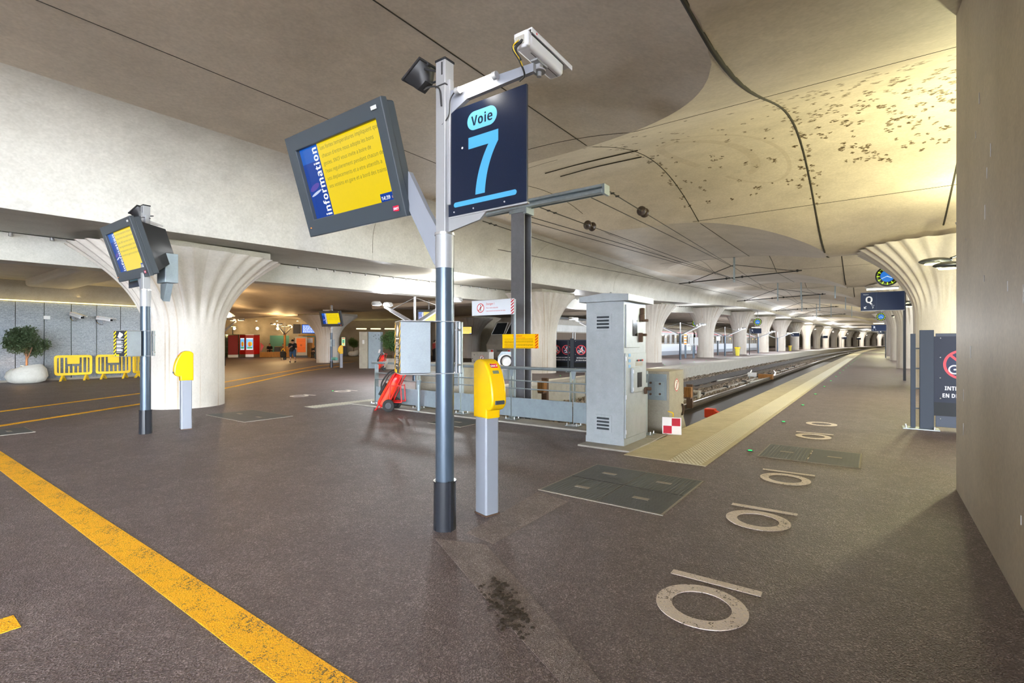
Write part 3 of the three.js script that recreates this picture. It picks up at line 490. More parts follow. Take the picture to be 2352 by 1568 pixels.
const noticeTex = paint(256, 356, (g, w, h) => {
  g.fillStyle = '#2a2c33'; g.fillRect(0, 0, w, h); hatch(g, 0, 0, 46, h, 7, '#2a2c33', '#ffc814'); hatch(g, 210, 0, 46, h, 7, '#2a2c33', '#ffc814'); g.fillStyle = '#ffc814'; g.fillRect(46, 334, 60, 22);
  g.fillStyle = '#f4f4f6'; g.save(); g.translate(124, 70); g.rotate(.5); g.fillRect(-34, -44, 40, 80); g.restore(); g.save(); g.translate(150, 74); g.rotate(.9); g.fillRect(-24, -36, 34, 74); g.restore(); g.fillRect(56, 112, 144, 8);
  const r = rng(9); for (let i = 0; i < 16; i++) if (i % 5 !== 4) g.fillRect(58, 140 + i * 11, 80 + r() * 58, 5);
});
const letterSign = (L, track) => paint(512, 256, (g, w, h) => { g.fillStyle = '#222e4a'; g.fillRect(0, 0, w, h); g.fillStyle = '#f2f2f4'; g.font = `bold 130px ${FONT}`; g.textAlign = 'center'; g.fillText(L, 100, 148); g.font = `20px ${FONT}`; g.fillText('Repère', 62, 34); g.font = `20px ${FONT}`; g.fillText('Voie', 145, 192); g.font = `bold 34px ${FONT}`; g.fillText(track, 145, 228); g.strokeStyle = '#f2f2f4'; g.lineWidth = 8; g.beginPath(); g.moveTo(66, 196); g.lineTo(42, 222); g.moveTo(42, 200); g.lineTo(42, 224); g.lineTo(66, 224); g.stroke(); g.fillStyle = '#49546e'; g.fillRect(188, 0, 2, h); });
const qTex = letterSign('Q', '7'), rTex = letterSign('R', '7');
const clockTex = paint(256, 256, (g, w) => { g.fillStyle = '#0a0c06'; g.fillRect(0, 0, w, w); g.translate(128, 128); g.strokeStyle = '#d6ff28'; for (let i = 0; i < 12; i++) { g.save(); g.rotate(i * Math.PI / 6); g.lineWidth = 13; g.beginPath(); g.moveTo(0, -84); g.lineTo(0, -118); g.stroke(); g.restore(); } g.lineWidth = 4; for (let i = 0; i < 60; i++) { g.save(); g.rotate(i * Math.PI / 30); g.beginPath(); g.moveTo(0, -104); g.lineTo(0, -116); g.stroke(); g.restore(); } g.fillStyle = '#2f7ed8'; g.beginPath(); g.arc(0, 0, 78, 0, 7); g.fill(); g.strokeStyle = '#d8efff'; g.lineWidth = 11; g.beginPath(); g.moveTo(-6, 0); g.lineTo(48, 28); g.stroke(); g.lineWidth = 8; g.beginPath(); g.moveTo(4, -2); g.lineTo(-66, 32); g.stroke(); });
const logoTex = paint(128, 80, (g) => { g.fillStyle = '#3c4650'; g.fillRect(0, 0, 128, 80); sncf(g, 4, 4, 120, 72); });
const logoYellow = paint(128, 96, (g) => { g.fillStyle = '#f5c200'; g.fillRect(0, 0, 128, 96); sncf(g, 4, 8, 120, 80); });
const checkTex = paint(128, 128, (g) => { g.fillStyle = '#f2e8e4'; g.fillRect(0, 0, 128, 128); g.fillStyle = '#c4122e'; g.fillRect(64, 6, 58, 58); g.fillRect(6, 64, 58, 58); });
const walkTex = paint(128, 128, (g) => { g.fillStyle = '#c9c4b2'; g.fillRect(0, 0, 128, 128); forbid(g, 64, 64, 60, 'walk', '#f2f2ee', '#20242c', '#b81e26'); });

// ------------------------------------------------------------------ information posts
function infoMonitor(label, pos, turn, hump = 1) {
  const o = thing('information_monitor', label, 'monitor', pos, turn); const t = 17 * deg, tilt = (g) => (Array.isArray(g) ? g : [g]).map((q) => q.rotateX(t));
  const sh = new THREE.Shape([[-.72, -.472], [.72, -.472], [.72, .472], [-.72, .472]].map(([x, y]) => new THREE.Vector2(x, y))); sh.holes.push(new THREE.Path([[-.6, -.33], [.62, -.33], [.62, .345], [-.6, .345]].map(([x, y]) => new THREE.Vector2(x, y))));
  part('bezel', tilt(new THREE.ExtrudeGeometry(sh, { depth: .05, bevelEnabled: true, bevelSize: .008, bevelThickness: .008, bevelSegments: 2 }).translate(0, 0, -.058)), M.anthracite, o);
  part('housing', tilt(rbox(1.43, .93, .1, 0, 0, -.11, .02)), M.anthracite, o);
  part('rear_hump', tilt(new THREE.CylinderGeometry(.46, .72, .42, 4, 1).rotateY(Math.PI / 4).scale(1.24 * hump, 1, .82 * hump).rotateX(-Math.PI / 2).translate((hump - 1) * .3, -.02, -.36)), M.anthraciteDark, o);
  const s = screenMap('screen', 1.22, .675, infoTex, o, 0, 0, 0, .85); s.geometry = tilt(plane(1.22, .675, .01, .0075, -.04))[0];
  const lg = panelMap('logo', .085, .055, logoTex, o, 0, 0, 0); lg.geometry = tilt(plane(.085, .055, .63, -.40, .0105))[0];
  part('maker_plate', tilt(rbox(.07, .03, .004, .63, .415, .010, .001)), M.white, o); part('status_light', tilt(new THREE.SphereGeometry(.006, 8, 6).translate(-.655, -.395, .010)), glow(rgb(1, .25, .02), 2), o);
  return o;
}
function infoPost(label, pos, turn, o3 = {}) {
  const o = thing('information_post', label, 'post', pos, turn);
  part('base_sleeve', [cyl(.089, .092, .39, 0, .195, 0, 28), cyl(.093, .093, .012, 0, .385, 0, 28), box(.03, .4, .01, .085, .195, .03)], M.blackGloss, o);
  part('pole', cyl(.074, .074, 1.75, 0, 1.225, 0, 32), M.blueSteel, o);
  part('collar', cyl(.076, .076, .28, 0, 2.24, 0, 32), M.alu, o); part('collar_ring', cyl(.082, .082, .02, 0, 2.375, 0, 28), M.steel, o);
  part('mast', [rbox(.105, 1.42, .105, 0, 3.06, 0, .008), rbox(.04, 1.0, .05, .06, 3.1, .0, .006)], M.alu, o);
  part('mast_cap', rbox(.115, .02, .115, 0, 3.765, 0, .006), M.blackGloss, o);
  parts('tape_band', [box(.11, .012, .11, 0, 3.56, 0), box(.012, .1, .112, .02, 3.69, 0)], M.black, o);
  const arm = extr([[-.12, 2.16], [.02, 2.0], [.02, 2.3], [-.2, 2.62], [-.42, 2.98], [-.62, 2.98]], .05).rotateY(0).translate(-.02, 0, -.06);
  part('monitor_arm', o3.arm ?? arm, M.aluGrey, o);
  return o;
}
infoPost('tall steel information post in the foreground carrying the Voie 7 sign', W(2.92, -2.81, 0), 0);
infoMonitor('large grey information monitor in the foreground with blue and yellow screen', W(2.76, -3.97, 3.046), 0, .72);
{ // Voie 7 sign
  const s = thing('platform_sign', 'dark blue Voie 7 platform sign hanging from the foreground post', 'sign', W(2.92, -2.395, 2.505)); part('panel', rbox(.79, .84, .022, 0, .42, 0, .004), M.navy, s);
  panelMap('face', .786, .836, voieTex, s, 0, .42, .0118, { rough: .32 }); part('side_frame', [box(.03, .84, .03, -.41, .42, -.005), box(.8, .012, .03, 0, -.006, -.005)], M.alu, s); part('bracket', extr([[0, 0], [.42, 0], [.36, -.05], [0, -.11]], .02).translate(-.4, -.014, -.01), M.alu, s);
  parts('bolt', [.06, .2, .36, .5, .66, .78].map((y) => new THREE.SphereGeometry(.007, 8, 6).translate(-.37, y, .013)).concat([[-.3, .03], [-.1, .03], [.2, .03]].map(([x, y]) => new THREE.SphereGeometry(.007, 8, 6).translate(x, y, .013))), M.steel, s);
  const l = thing('tube_lamp', 'short bright tube lamp on the arm above the Voie 7 sign', 'lamp', W(2.92, -2.76, 3.44));
  part('arm', [extr([[0, -.13], [.2, -.045], [.82, -.03], [.82, .03], [.0, .07]], .035).translate(0, 0, -.02)], M.aluGrey, l);
  part('tube', cylX(.021, .34, .325, .02, .055, 16), glow(rgb(1, .97, .9), 7), l); parts('end_cap', [cylX(.026, .04, .14, .02, .055), cylX(.028, .035, .51, .02, .055)], M.alu, l); part('cable', tube([V3(.12, .04, .045), V3(.06, -.02, .05), V3(.03, -.14, .04), V3(-.03, -.2, .05)], .005), M.rubber, l);
  point(W(2.76, -2.43, 3.46), rgb(1, .96, .88), LIGHT.tube, 3);
}
function secCamera(label, pos, turn, tilt = .03, s = 1) {
  const o = thing('security_camera', label, 'camera', pos, turn); const f = (list) => list.map((g) => g.rotateX(-tilt).scale(s, s, s));
  part('housing', f([rbox(.125, .11, .46, 0, 0, 0, .03, 4)]), M.whiteCam, o); part('rear_cover', f([rbox(.12, .115, .05, 0, 0, .235, .022, 3)]), M.whiteCam, o); part('cable_plate', f([rbox(.075, .06, .01, -.005, -.012, .262, .004)]), M.dirtyWhite, o);
  part('sun_hood', f([rbox(.15, .012, .56, 0, .066, -.05, .005), box(.006, .035, .56, .072, .052, -.05), box(.006, .035, .56, -.072, .052, -.05)]), M.whiteCam, o); part('seam', f([box(.002, .004, .44, .0635, .028, 0), box(.004, .002, .36, .02, -.0555, -.02)]), M.black, o);
  part('lens_window', f([box(.09, .075, .004, 0, 0, -.231)]), M.glassDark, o); part('mark', f([box(.001, .014, .012, .0757, .052, .17)]), M.red, o);
  part('bracket', f([rbox(.06, .015, .14, 0, -.062, .02, .004), rbox(.045, .045, .05, 0, -.085, .02, .01), cyl(.048, .048, .012, 0, -.115, .02, 20), cyl(.018, .018, .04, 0, -.135, .02, 12)]), M.alu, o);
  part('cable', f([tube([V3(-.02, -.02, .265), V3(-.03, -.08, .31), V3(-.01, -.15, .25), V3(-.03, -.2, .16), V3(-.1, -.2, .12)], .007), tube([V3(.02, -.02, .265), V3(-.01, -.09, .3), V3(0, -.15, .25)], .01)]), M.rubber, o); part('earth_wire', f([tube([V3(-.01, -.01, .265), V3(-.022, -.08, .312), V3(-.0, -.15, .256), V3(-.025, -.19, .17)], .004)]), M.yellowPlastic, o);
  return o;
}
secCamera('white surveillance camera on the arm over the Voie 7 sign', W(3.05, -1.97, 3.585), 0);
function floodlight(label, pos, turn) {
  const o = thing('floodlight', label, 'floodlight', pos, turn); const f = (l) => l.map((g) => g.rotateZ(28 * deg));
  part('housing', f([new THREE.CylinderGeometry(.155, .075, .15, 4, 1).rotateY(Math.PI / 4).scale(1, 1, .8)]), M.black, o); part('rim', f([rbox(.25, .02, .2, 0, .08, 0, .005), box(.02, .03, .03, .12, .06, 0)]), M.black, o); part('glass', f([box(.2, .004, .155, 0, .091, 0)]), M.glassDark, o);
  part('strap', [bar(V3(.08, .05, .05), V3(.28, -.04, .04), .009), bar(V3(.08, -.02, -.05), V3(.27, -.04, -.03), .009), tube([V3(.02, -.08, 0), V3(.14, -.12, .06), V3(.25, -.16, .06), V3(.29, -.32, .07)], .007)], M.black, o);
}
floodlight('black floodlight clamped to the top of the foreground post', W(2.92, -3.07, 3.70), 0);
function noticeBox(label, pos, turn) {
  const o = thing('notice_box', label, 'notice board', pos, turn);    // local x runs from its outer end to the pole
  part('box_body', rbox(.235, .40, .27, -.25, 0, -.06, .004), M.greyPanel, o); part('clamp_plate', [box(.47, .006, .28, -.13, .207, -.06), box(.47, .006, .28, -.13, -.207, -.06), box(.012, .41, .02, .075, 0, .07)], M.alu, o);
  part('clamp_tube', cyl(.025, .025, .41, .12, 0, .02, 14), M.galv, o); parts('bolt', [cylX(.008, .05, .09, .14, .07), cylX(.008, .05, .09, -.14, .07)], M.steel, o);
  const p = panelMap('poster', .27, .40, noticeTex, o, 0, 0, 0); p.geometry = std(plane(.27, .40, 0, 0, 0).rotateY(-Math.PI / 2).translate(-.369, 0, -.06));
}
noticeBox('grey notice box with black and yellow edged poster on the foreground post', W(2.92, -2.81, 1.463), Math.atan2(.851, .525));

function validator(label, pos, turn) {                     // yellow ticket validator, its mouth faces +x
  const o = thing('ticket_validator', label, 'validator', pos, turn);
  part('pedestal', rbox(.165, .86, .145, 0, .43, 0, .02, 3), M.aluGrey, o); part('base_seal', box(.17, .012, .15, 0, .006, 0), M.rust, o);
  const prof = new THREE.Shape(); prof.moveTo(-.085, .0); prof.lineTo(.075, 0); prof.lineTo(.08, .075); prof.bezierCurveTo(.12, .06, .16, .085, .165, .14); prof.bezierCurveTo(.165, .28, .11, .40, .06, .45); prof.bezierCurveTo(.02, .485, -.06, .485, -.085, .44); prof.lineTo(-.085, 0);
  part('head', new THREE.ExtrudeGeometry(prof, { depth: .12, bevelEnabled: true, bevelSize: .018, bevelThickness: .018, bevelSegments: 4, curveSegments: 14 }).translate(0, .865, -.06), M.yellow, o);
  const on = (g, x, y, ang) => g.rotateY(Math.PI / 2).rotateZ(ang).translate(x, .865 + y, 0);
  const lg = panelMap('logo', .06, .045, logoYellow, o, 0, 0, 0); lg.geometry = std(on(plane(.085, .06, 0, 0, 0), .097, .437, .75));
  part('display_frame', on(rbox(.09, .065, .008, 0, 0, 0, .004), .12, .375, .42), M.aluGrey, o); part('display', on(rbox(.066, .03, .006, 0, 0, .004, .002), .122, .38, .42), mat(rgb(.16, .18, .11), .3), o);
  part('slot', on(rbox(.1, .035, .012, 0, 0, 0, .015), .183, .125, -.02), M.anthracite, o); part('sun_rays', [-.6, -.25, .1, .5, .9].map((q) => on(box(.05, .003, .002, -.03, 0, .001).rotateZ(q), .146, .30, .3)), M.white, o);
  return o;
}
validator('yellow ticket validator on a grey pedestal beside the foreground post', W(3.4, -2.76, 0), -.25);
validator('yellow ticket validator in front of the large left column', W(3.62, -9.68, 0), -Math.PI / 2 - .2);
validator('small distant yellow ticket validator beside the third information post', W(17.9, -25.75, 0), -Math.PI / 2 - .3);

infoPost('blue steel information post standing before the large left column', W(3.05, -9.75, 0), 0);
infoMonitor('grey information monitor with peeling film on the second post', W(2.88, -10.2, 3.04), 0);
noticeBox('grey notice box with striped poster on the second information post', W(3.05, -9.75, 1.49), 112 * deg);
floodlight('black floodlight on top of the second information post', W(3.05, -10.0, 3.66), .3);
secCamera('white camera half hidden behind the second monitor', W(3.3, -10.55, 3.62), .6);
{
  const s = thing('platform_sign', 'dark platform sign with light blue bar under the second monitor', 'sign', W(3.22, -11.1, 2.5)); part('panel', rbox(.62, .35, .022, .31, .18, 0, .004), M.navy, s); part('stripe', box(.42, .028, .004, .28, .13, .013), mat(rgb(.2, .62, .85), .4), s); part('bracket', box(.06, .3, .03, .6, .18, -.03), M.alu, s);
  const j = thing('junction_cabinet', 'grey steel box mounted behind the second information post', 'cabinet', W(3.42, -10.0, 2.5)); part('body', rbox(.36, .5, .2, .1, .28, 0, .01), M.galvPaint, j); part('bracket', extr([[-.07, 0], [.2, 0], [.05, -.3], [-.07, -.24]], .1).translate(0, .02, -.05), M.galvPaint, j);
}
infoPost('distant information post in the concourse before the middle column', W(17.75, -26.5, 0), 0);
infoMonitor('distant information monitor on the third post in the concourse', W(17.5, -26.2, 2.93), .35);
noticeBox('small grey notice box on the third information post', W(17.75, -26.5, 1.49), -.6);
secCamera('small camera with lamp on the third information post', W(17.9, -27.0, 3.45), 2.2);
tag(part('pipe_stub', cylX(.09, .4, -25.95, .55, -17.6), M.teal, scene), 'turquoise pipe end beside the third information post', 'pipe');

// ------------------------------------------------------------------ end of the track: cabinet, railing, mast, buffer stop
{
  const c = thing('electrical_cabinet', 'tall grey metal electrical cabinet at the end of the railing', 'cabinet', W(7.08, -3.195, .02));
  part('body', rbox(.6, 2.06, .84, 0, 1.05, 0, .006), M.cabinet, c); part('base', box(.61, .1, .85, 0, .05, 0), M.cabinet, c);
  part('lid', extr([[-.38, 2.08], [.4, 2.08], [.4, 2.17], [.02, 2.2], [-.38, 2.16]], .98).translate(0, 0, -.49), M.cabinet, c); part('lifting_eye', [new THREE.TorusGeometry(.022, .005, 8, 16).translate(-.05, 2.225, .1), cyl(.006, .006, .04, -.33, 2.18, .2, 8)], M.steel, c);
  for (const y of [.3, 1.78]) { const v = part('vent_plate', rbox(.27, .25, .008, -.02, y, .423, .003), M.cabinet, c); part('louvre', [0, 1, 2, 3].map((i) => cylX(.014, .19, -.02, y - .075 + i * .05, .43, 8).scale(1, 1, 1)), M.anthracite, v); part('rivet', [-.125, 0, .125].flatMap((x) => [-.115, .115].map((q) => new THREE.SphereGeometry(.005, 6, 4).translate(x - .02, y + q, .428))), M.steel, v); }
  const up = part('door', rbox(.02, .62, .5, .308, 1.72, .12, .004), M.cabinet, c); part('door_window', box(.006, .24, .17, .32, 1.70, .06), M.glassDark, up); part('hasp', [rbox(.06, .14, .06, .335, 1.56, -.12, .01), rbox(.06, .1, .09, .335, 1.86, -.18, .01), rbox(.05, .1, .07, .335, 1.96, -.2, .01), cylX(.02, .1, .36, 1.6, -.17), cylX(.02, .1, .36, 1.82, -.23)], M.rust, up);
  const lo = part('door', rbox(.02, 1.22, .78, .308, .72, 0, .004), M.cabinet, c); parts('hinge', [.2, .7, 1.25].map((y) => cyl(.012, .012, .06, .318, y, .38, 8)), M.steel, lo); part('lock', [rbox(.05, .1, .05, .33, .74, -.33, .01), rbox(.12, .05, .05, .35, .77, -.36, .01)], M.rust, lo);
  const bx = part('door_box', rbox(.05, .36, .36, .33, .93, .02, .006), M.cabinet, c); part('box_window', box(.004, .22, .17, .357, .93, -.03), M.glassDark, bx); parts('box_hinge', [.8, 1.06].map((y) => cyl(.01, .01, .05, .355, y, .2, 8)), M.steel, bx);
  parts('indicator', [0, 1, 2, 3].map((i) => cylX(.012, .02, .322, 1.215, -.02 - i * .05)), M.blackGloss, c); parts('red_button', [cylX(.013, .024, .322, 1.215, -.07), cylX(.013, .024, .322, 1.215, -.22)], M.red, c); part('name_strip', box(.004, .05, .27, .32, 1.16, -.1), M.dirtyWhite, c); parts('blue_label', [0, 1, 2].map((i) => box(.004, .045, .07, .32, 1.3 - i * .08, .26)), mat(rgb(.2, .45, .75), .5), c);
}
{
  const f = thing('railing', 'galvanised steel railing with lower sheet panels across the end of the track', 'railing', W(7.72, 0, .03)), B = [-9.7, -8.25, -6.95, -5.65, -4.3, -2.98];
  part('top_rail', [cylX(.03, 6.9, -6.4, .99, 0, 14)], M.galv, f); for (const h of [.75, .6]) part('rail', cylX(.013, 6.75, -6.35, h, 0, 10), M.galv, f);
  for (const b of B) { const p = part('post', [box(.012, .92, .07, b, .48, -.03), box(.012, .92, .07, b - .09, .48, -.06)], M.galv, f); part('rail_bracket', extr([[-.05, 0], [.05, 0], [.025, -.14], [-.025, -.14]], .02).translate(b, .97, -.01), M.galvPaint, p); part('foot_plate', rbox(.26, .012, .2, b, .008, -.02, .003), M.galv, p); part('foot_bolt', [[-.1, .06], [.1, .06], [-.1, -.08], [.1, -.08]].map(([x, z]) => cyl(.01, .012, .05, b + x, .03, z, 8)), M.steel, p); }
  for (let i = 0; i < 5; i++) part('sheet_panel', rbox(B[i + 1] - B[i] - .03, .36, .006, (B[i] + B[i + 1]) / 2, .245, .02, .002), M.galvPaint, f, [i * .37, 0]);
  const s = thing('barrier_post', 'short galvanised post with a flared cap behind the extinguisher', 'post', W(7.5, -8.0, 0)); part('tube', cyl(.035, .035, .6, 0, .3, 0, 16), M.galvPaint, s); part('cap', cyl(.065, .04, .1, 0, .64, 0, 8), M.galvPaint, s); part('plate', rbox(.16, .01, .16, 0, .008, 0, .002), M.galv, s);
}
{ // danger sign and its pole
  const d = thing('danger_sign', 'white Danger sign with red stripes on a thin pole behind the railing', 'sign', W(7.8, -5.66, .03)); part('pole', cyl(.022, .022, 2.3, 0, 1.17, -.03, 12), M.galvPaint, d); part('panel', rbox(1.08, .31, .012, -.53, 2.18, 0, .003), M.white, d); panelMap('face', 1.076, .306, dangerTex, d, -.53, 2.18, .0066);
  const at = thing('warning_sign', 'yellow Attention notice with red hatching fixed to the dark mast', 'sign', W(8.83, -6.24, 1.38)); part('panel', rbox(.96, .31, .012, 0, .155, 0, .003), M.yellow, at); panelMap('face', .956, .306, attenTex, at, 0, .155, .0066);
}
{
  const m = thing('catenary_mast', 'tall dark steel mast with a cross beam behind the railing', 'mast', W(9.1, -6.4, -.78));
  part('column', [rbox(.36, 5.26, .025, 0, 2.63, .13, .003), rbox(.36, 5.26, .025, 0, 2.63, -.13, .003), box(.02, 5.26, .25, 0, 2.63, 0)], M.mast, m); part('head_bracket', [rbox(.44, .09, .02, 0, 5.2, .15, .003), rbox(.44, .09, .02, 0, 5.2, -.15, .003), box(.08, .2, .3, .2, 5.22, 0)], M.galv, m);
  part('cross_beam', [rbox(3.1, .055, .12, .5, 5.39, .1, .004), rbox(3.1, .055, .12, .5, 5.28, .1, .004), box(3.1, .05, .02, .5, 5.335, .06), rbox(3.1, .16, .02, .5, 5.335, -.06, .004)], M.galv, m); part('beam_end', rbox(.06, .2, .24, 2.06, 5.33, .0, .004), M.galv, m);
  part('foot', rbox(.7, .5, .6, 0, .25, 0, .02), M.conc, m);
}
// overhead wires
function insulatorRun(label, p, q, t) {
  const o = thing('insulator_string', label, 'insulator', V3(0, 0, 0)), at = (u) => p.clone().lerp(q, u), d = q.clone().sub(p).normalize(), rot = new THREE.Quaternion().setFromUnitVectors(V3(0, 1, 0), d);
  part('rod', bar(p, at(t), .012, 6), M.wire, o); part('shackle', [.18, .3].map((u) => { const c = at(t * u); return new THREE.TorusGeometry(.035, .012, 6, 10).applyQuaternion(rot).translate(c.x, c.y, c.z); }), M.wire, o);
  for (const u of [0, .27]) { const c = at(t).add(d.clone().multiplyScalar(u)); part('disc', lathe([[.02, -.07], [.03, -.03], [.1, -.02], [.12, 0], [.1, .02], [.04, .05], [.02, .09]], 20).applyQuaternion(rot).translate(c.x, c.y, c.z), M.porcelain, o); }
  part('wire', bar(at(t).add(d.clone().multiplyScalar(.35)), q, .01, 6), M.wire, o);
}
insulatorRun('pair of brown disc insulators on the wire from the beam end', W(9.1, -4.36, 4.58), W(28.6, -6.2, 5.62), .13);
insulatorRun('pair of brown disc insulators on the middle overhead wire', W(9.2, -6.0, 4.5), W(28.6, -6.1, 4.92), .12);
insulatorRun('pair of brown disc insulators left of the steel mast', W(9.2, -7.6, 4.42), W(28, -9.6, 5.0), .10);
{
  const wires = [[[9.2, -4.9, 4.6], [18, -5.3, 4.95], [28.6, -6.2, 5.6]], [[9.2, -7.2, 4.7], [18, -6.6, 4.8], [28.6, -6.2, 4.95], [46, -5.6, 5.05], [64, -6, 5.1], [110, -6, 5.2]], [[28.6, -6.2, 5.62], [38, -6.1, 5.35], [46, -5.9, 5.75], [55, -6, 5.45], [64, -6, 5.8], [90, -6, 5.6], [150, -6, 5.7]], [[12, -9.3, 4.35], [28, -9.6, 5.0], [46, -9.0, 5.3], [90, -8.5, 5.6]], [[11, -7.9, 4.9], [28, -6.3, 4.98]]];
  wires.forEach((p, i) => tag(part('overhead_wire', tube(p.map((q) => W(...q)), .011, 60, 5), M.wire, scene), ['thin overhead wire rising from the cross beam to the first hanger', 'contact wire running the length of the track', 'sagging carrier wire above the contact wire', 'side wire passing under the pale edge beam', 'short slanting wire behind the steel mast'][i], 'wire'));
  [29, 44, 60, 76].forEach((a, i) => {
    const o = thing('wire_hanger', `steel hanger holding the overhead wires from the vault, ${['nearest', 'second', 'third', 'fourth'][i]} along the track`, 'hanger', V3(0, 0, 0)), y = 5.05;
    parts('drop_post', [-6.2, ...(i ? [-4.6, -2.4] : [])].map((b) => beamBar(W(a, b, y - .25), W(a, b, ceilH(a, b) + .02), .09, .09)), M.galv, o); part('cross_tube', bar(W(a, -9.2, y - .12), W(a, -3.0, y + .12), .03, 8), M.wire, o); parts('stay', [bar(W(a, -8.6, y - .1), W(a, -6.2, y + .7), .02, 6), bar(W(a, -6.2, y + .7), W(a, -3.2, y + .1), .016, 6)], M.wire, o);
    parts('clamp', [-8.6, -6.6, -5.8, -3.2].map((b) => new THREE.SphereGeometry(.07, 8, 6).translate(b + bend(a), y + (b + 6.2) * .04, -a)), M.wire, o);
  });
}
{ // buffer stop
  const b = thing('buffer_stop', 'concrete buffer stop block with steel plates at the end of the track', 'buffer stop', W(9.0, -3.72, -.78));
  part('block', [rbox(1.65, 1.78, .8, 0, .89, 0, .01)], M.conc, b); part('foot', extr([[.4, 0], [1.1, 0], [.4, 1.0]], 1.6).rotateY(Math.PI / 2).translate(-.8, 0, 0), M.conc, b);
  parts('steel_plate', [rbox(.36, .46, .02, .6, 1.5, .405, .004), rbox(.36, .46, .02, -.62, 1.5, .405, .004)], M.galvPaint, b); parts('inner_plate', [rbox(.17, .25, .012, .66, 1.47, .42, .003), rbox(.2, .25, .012, -.6, 1.47, .42, .003)], M.galv, b); parts('bolt', [[.5, 1.57], [.5, 1.37], [.67, 1.56], [.67, 1.38], [-.6, 1.56], [-.6, 1.38]].map(([x, y]) => cylZ(.018, .03, x, y, .43, 10)), M.rust, b);
  const w = panelMap('no_crossing_sign', .2, .2, walkTex, b, 0, 0, 0); w.geometry = std(new THREE.CircleGeometry(.125, 28).rotateY(Math.PI / 2).translate(.832, 1.52, .02));
  part('hook', new THREE.TorusGeometry(.09, .02, 8, 14, Math.PI).rotateZ(-Math.PI / 2).rotateY(Math.PI * .5).translate(.84, 1.05, -.25), M.rust, b);
  const c = thing('buffer_stop', 'second concrete buffer block with bolted plate behind the foreground post', 'buffer stop', W(9.0, -8.55, -.78)); part('block', rbox(1.5, 1.78, .8, 0, .89, 0, .01), M.conc, c); part('steel_plate', rbox(.4, .46, .02, .5, 1.5, .405, .004), M.galvPaint, c); parts('bolt', [1.4, 1.6].map((y) => cylZ(.018, .03, .55, y, .42, 10)), M.rust, c);
  for (const [a, bb, h, label] of [[16.9, -5.05, -.2, 'weathered wooden buffer block standing beside the near rail'], [13, -8.35, .1, 'weathered wooden buffer block left of the steel mast base']]) { const t = thing('timber_buffer', label, 'buffer', W(a, bb, h - .5)); parts('timber', [0, 1, 2].map((i) => rbox(.075, .34, .2, -.08 + i * .08, .55, 0, .012)), M.timber, t); part('frame', [rbox(.2, .8, .12, 0, .4, -.17, .01), box(.2, .05, .2, 0, .36, 0)], M.rust, t); }
  const k = thing('stop_board', 'small red and white chequered board at the platform edge', 'sign', W(8.02, -2.66, 0), .35); part('board', rbox(.3, .28, .014, 0, .155, 0, .006), M.white, k); panelMap('face', .29, .27, checkTex, k, 0, .155, .0078); part('hook', tube([V3(.02, .29, -.01), V3(.02, .36, -.01), V3(-.03, .38, -.01), V3(-.06, .385, -.01)], .011, 14), M.yellowPlastic, k);
  const rl = thing('track_lamp', 'red signal lamp box with a dark wheel lying beside the platform edge', 'lamp', W(13.9, -3.55, -.8)); part('housing', [rbox(.26, .24, .24, -.02, .42, 0, .02), extr([[-.1, 0], [.12, -.12], [.2, .2], [.0, .3]], .2).translate(.06, .22, -.1)], M.redOrange, rl); part('wheel', cylX(.1, .2, -.03, .12, 0, 16), M.rubber, rl); part('frame', [bar(V3(-.28, .2, 0), V3(.3, .3, 0), .015), bar(V3(.22, .1, .1), V3(.26, .5, .1), .02), bar(V3(0, 0, 0), V3(0, .3, 0), .03)], M.dirtyWhite, rl);
  const pl = thing('control_pedestal', 'cream control box with a small label behind the railing', 'cabinet', W(10.6, -8.4, 0)); part('body', rbox(.45, .9, .35, 0, .45, 0, .01), M.dirtyWhite, pl); part('label_plate', box(.2, .09, .004, -.02, .8, .178), M.white, pl); part('dark_cover', lathe([[.001, 0], [.24, .0], [.22, .3], [.1, .4], [.001, .42]], 20).translate(.3, .1, .3), M.anthracite, pl);
  const wb = thing('meter_box', 'white meter box with two doors on the track side of the mast', 'cabinet', W(10.0, -6.95, -.1)); part('body', rbox(.34, .34, .2, 0, .75, 0, .01), M.white, wb); part('lower_body', rbox(.34, .34, .2, 0, .36, 0, .01), M.white, wb); parts('leg', [box(.03, .4, .03, -.12, 0, 0), box(.03, .4, .03, .12, 0, 0)], M.galv, wb); part('cable', tube([V3(-.1, .2, .1), V3(-.2, .05, .12), V3(-.1, -.3, .1)], .012), M.redDull, wb);
}
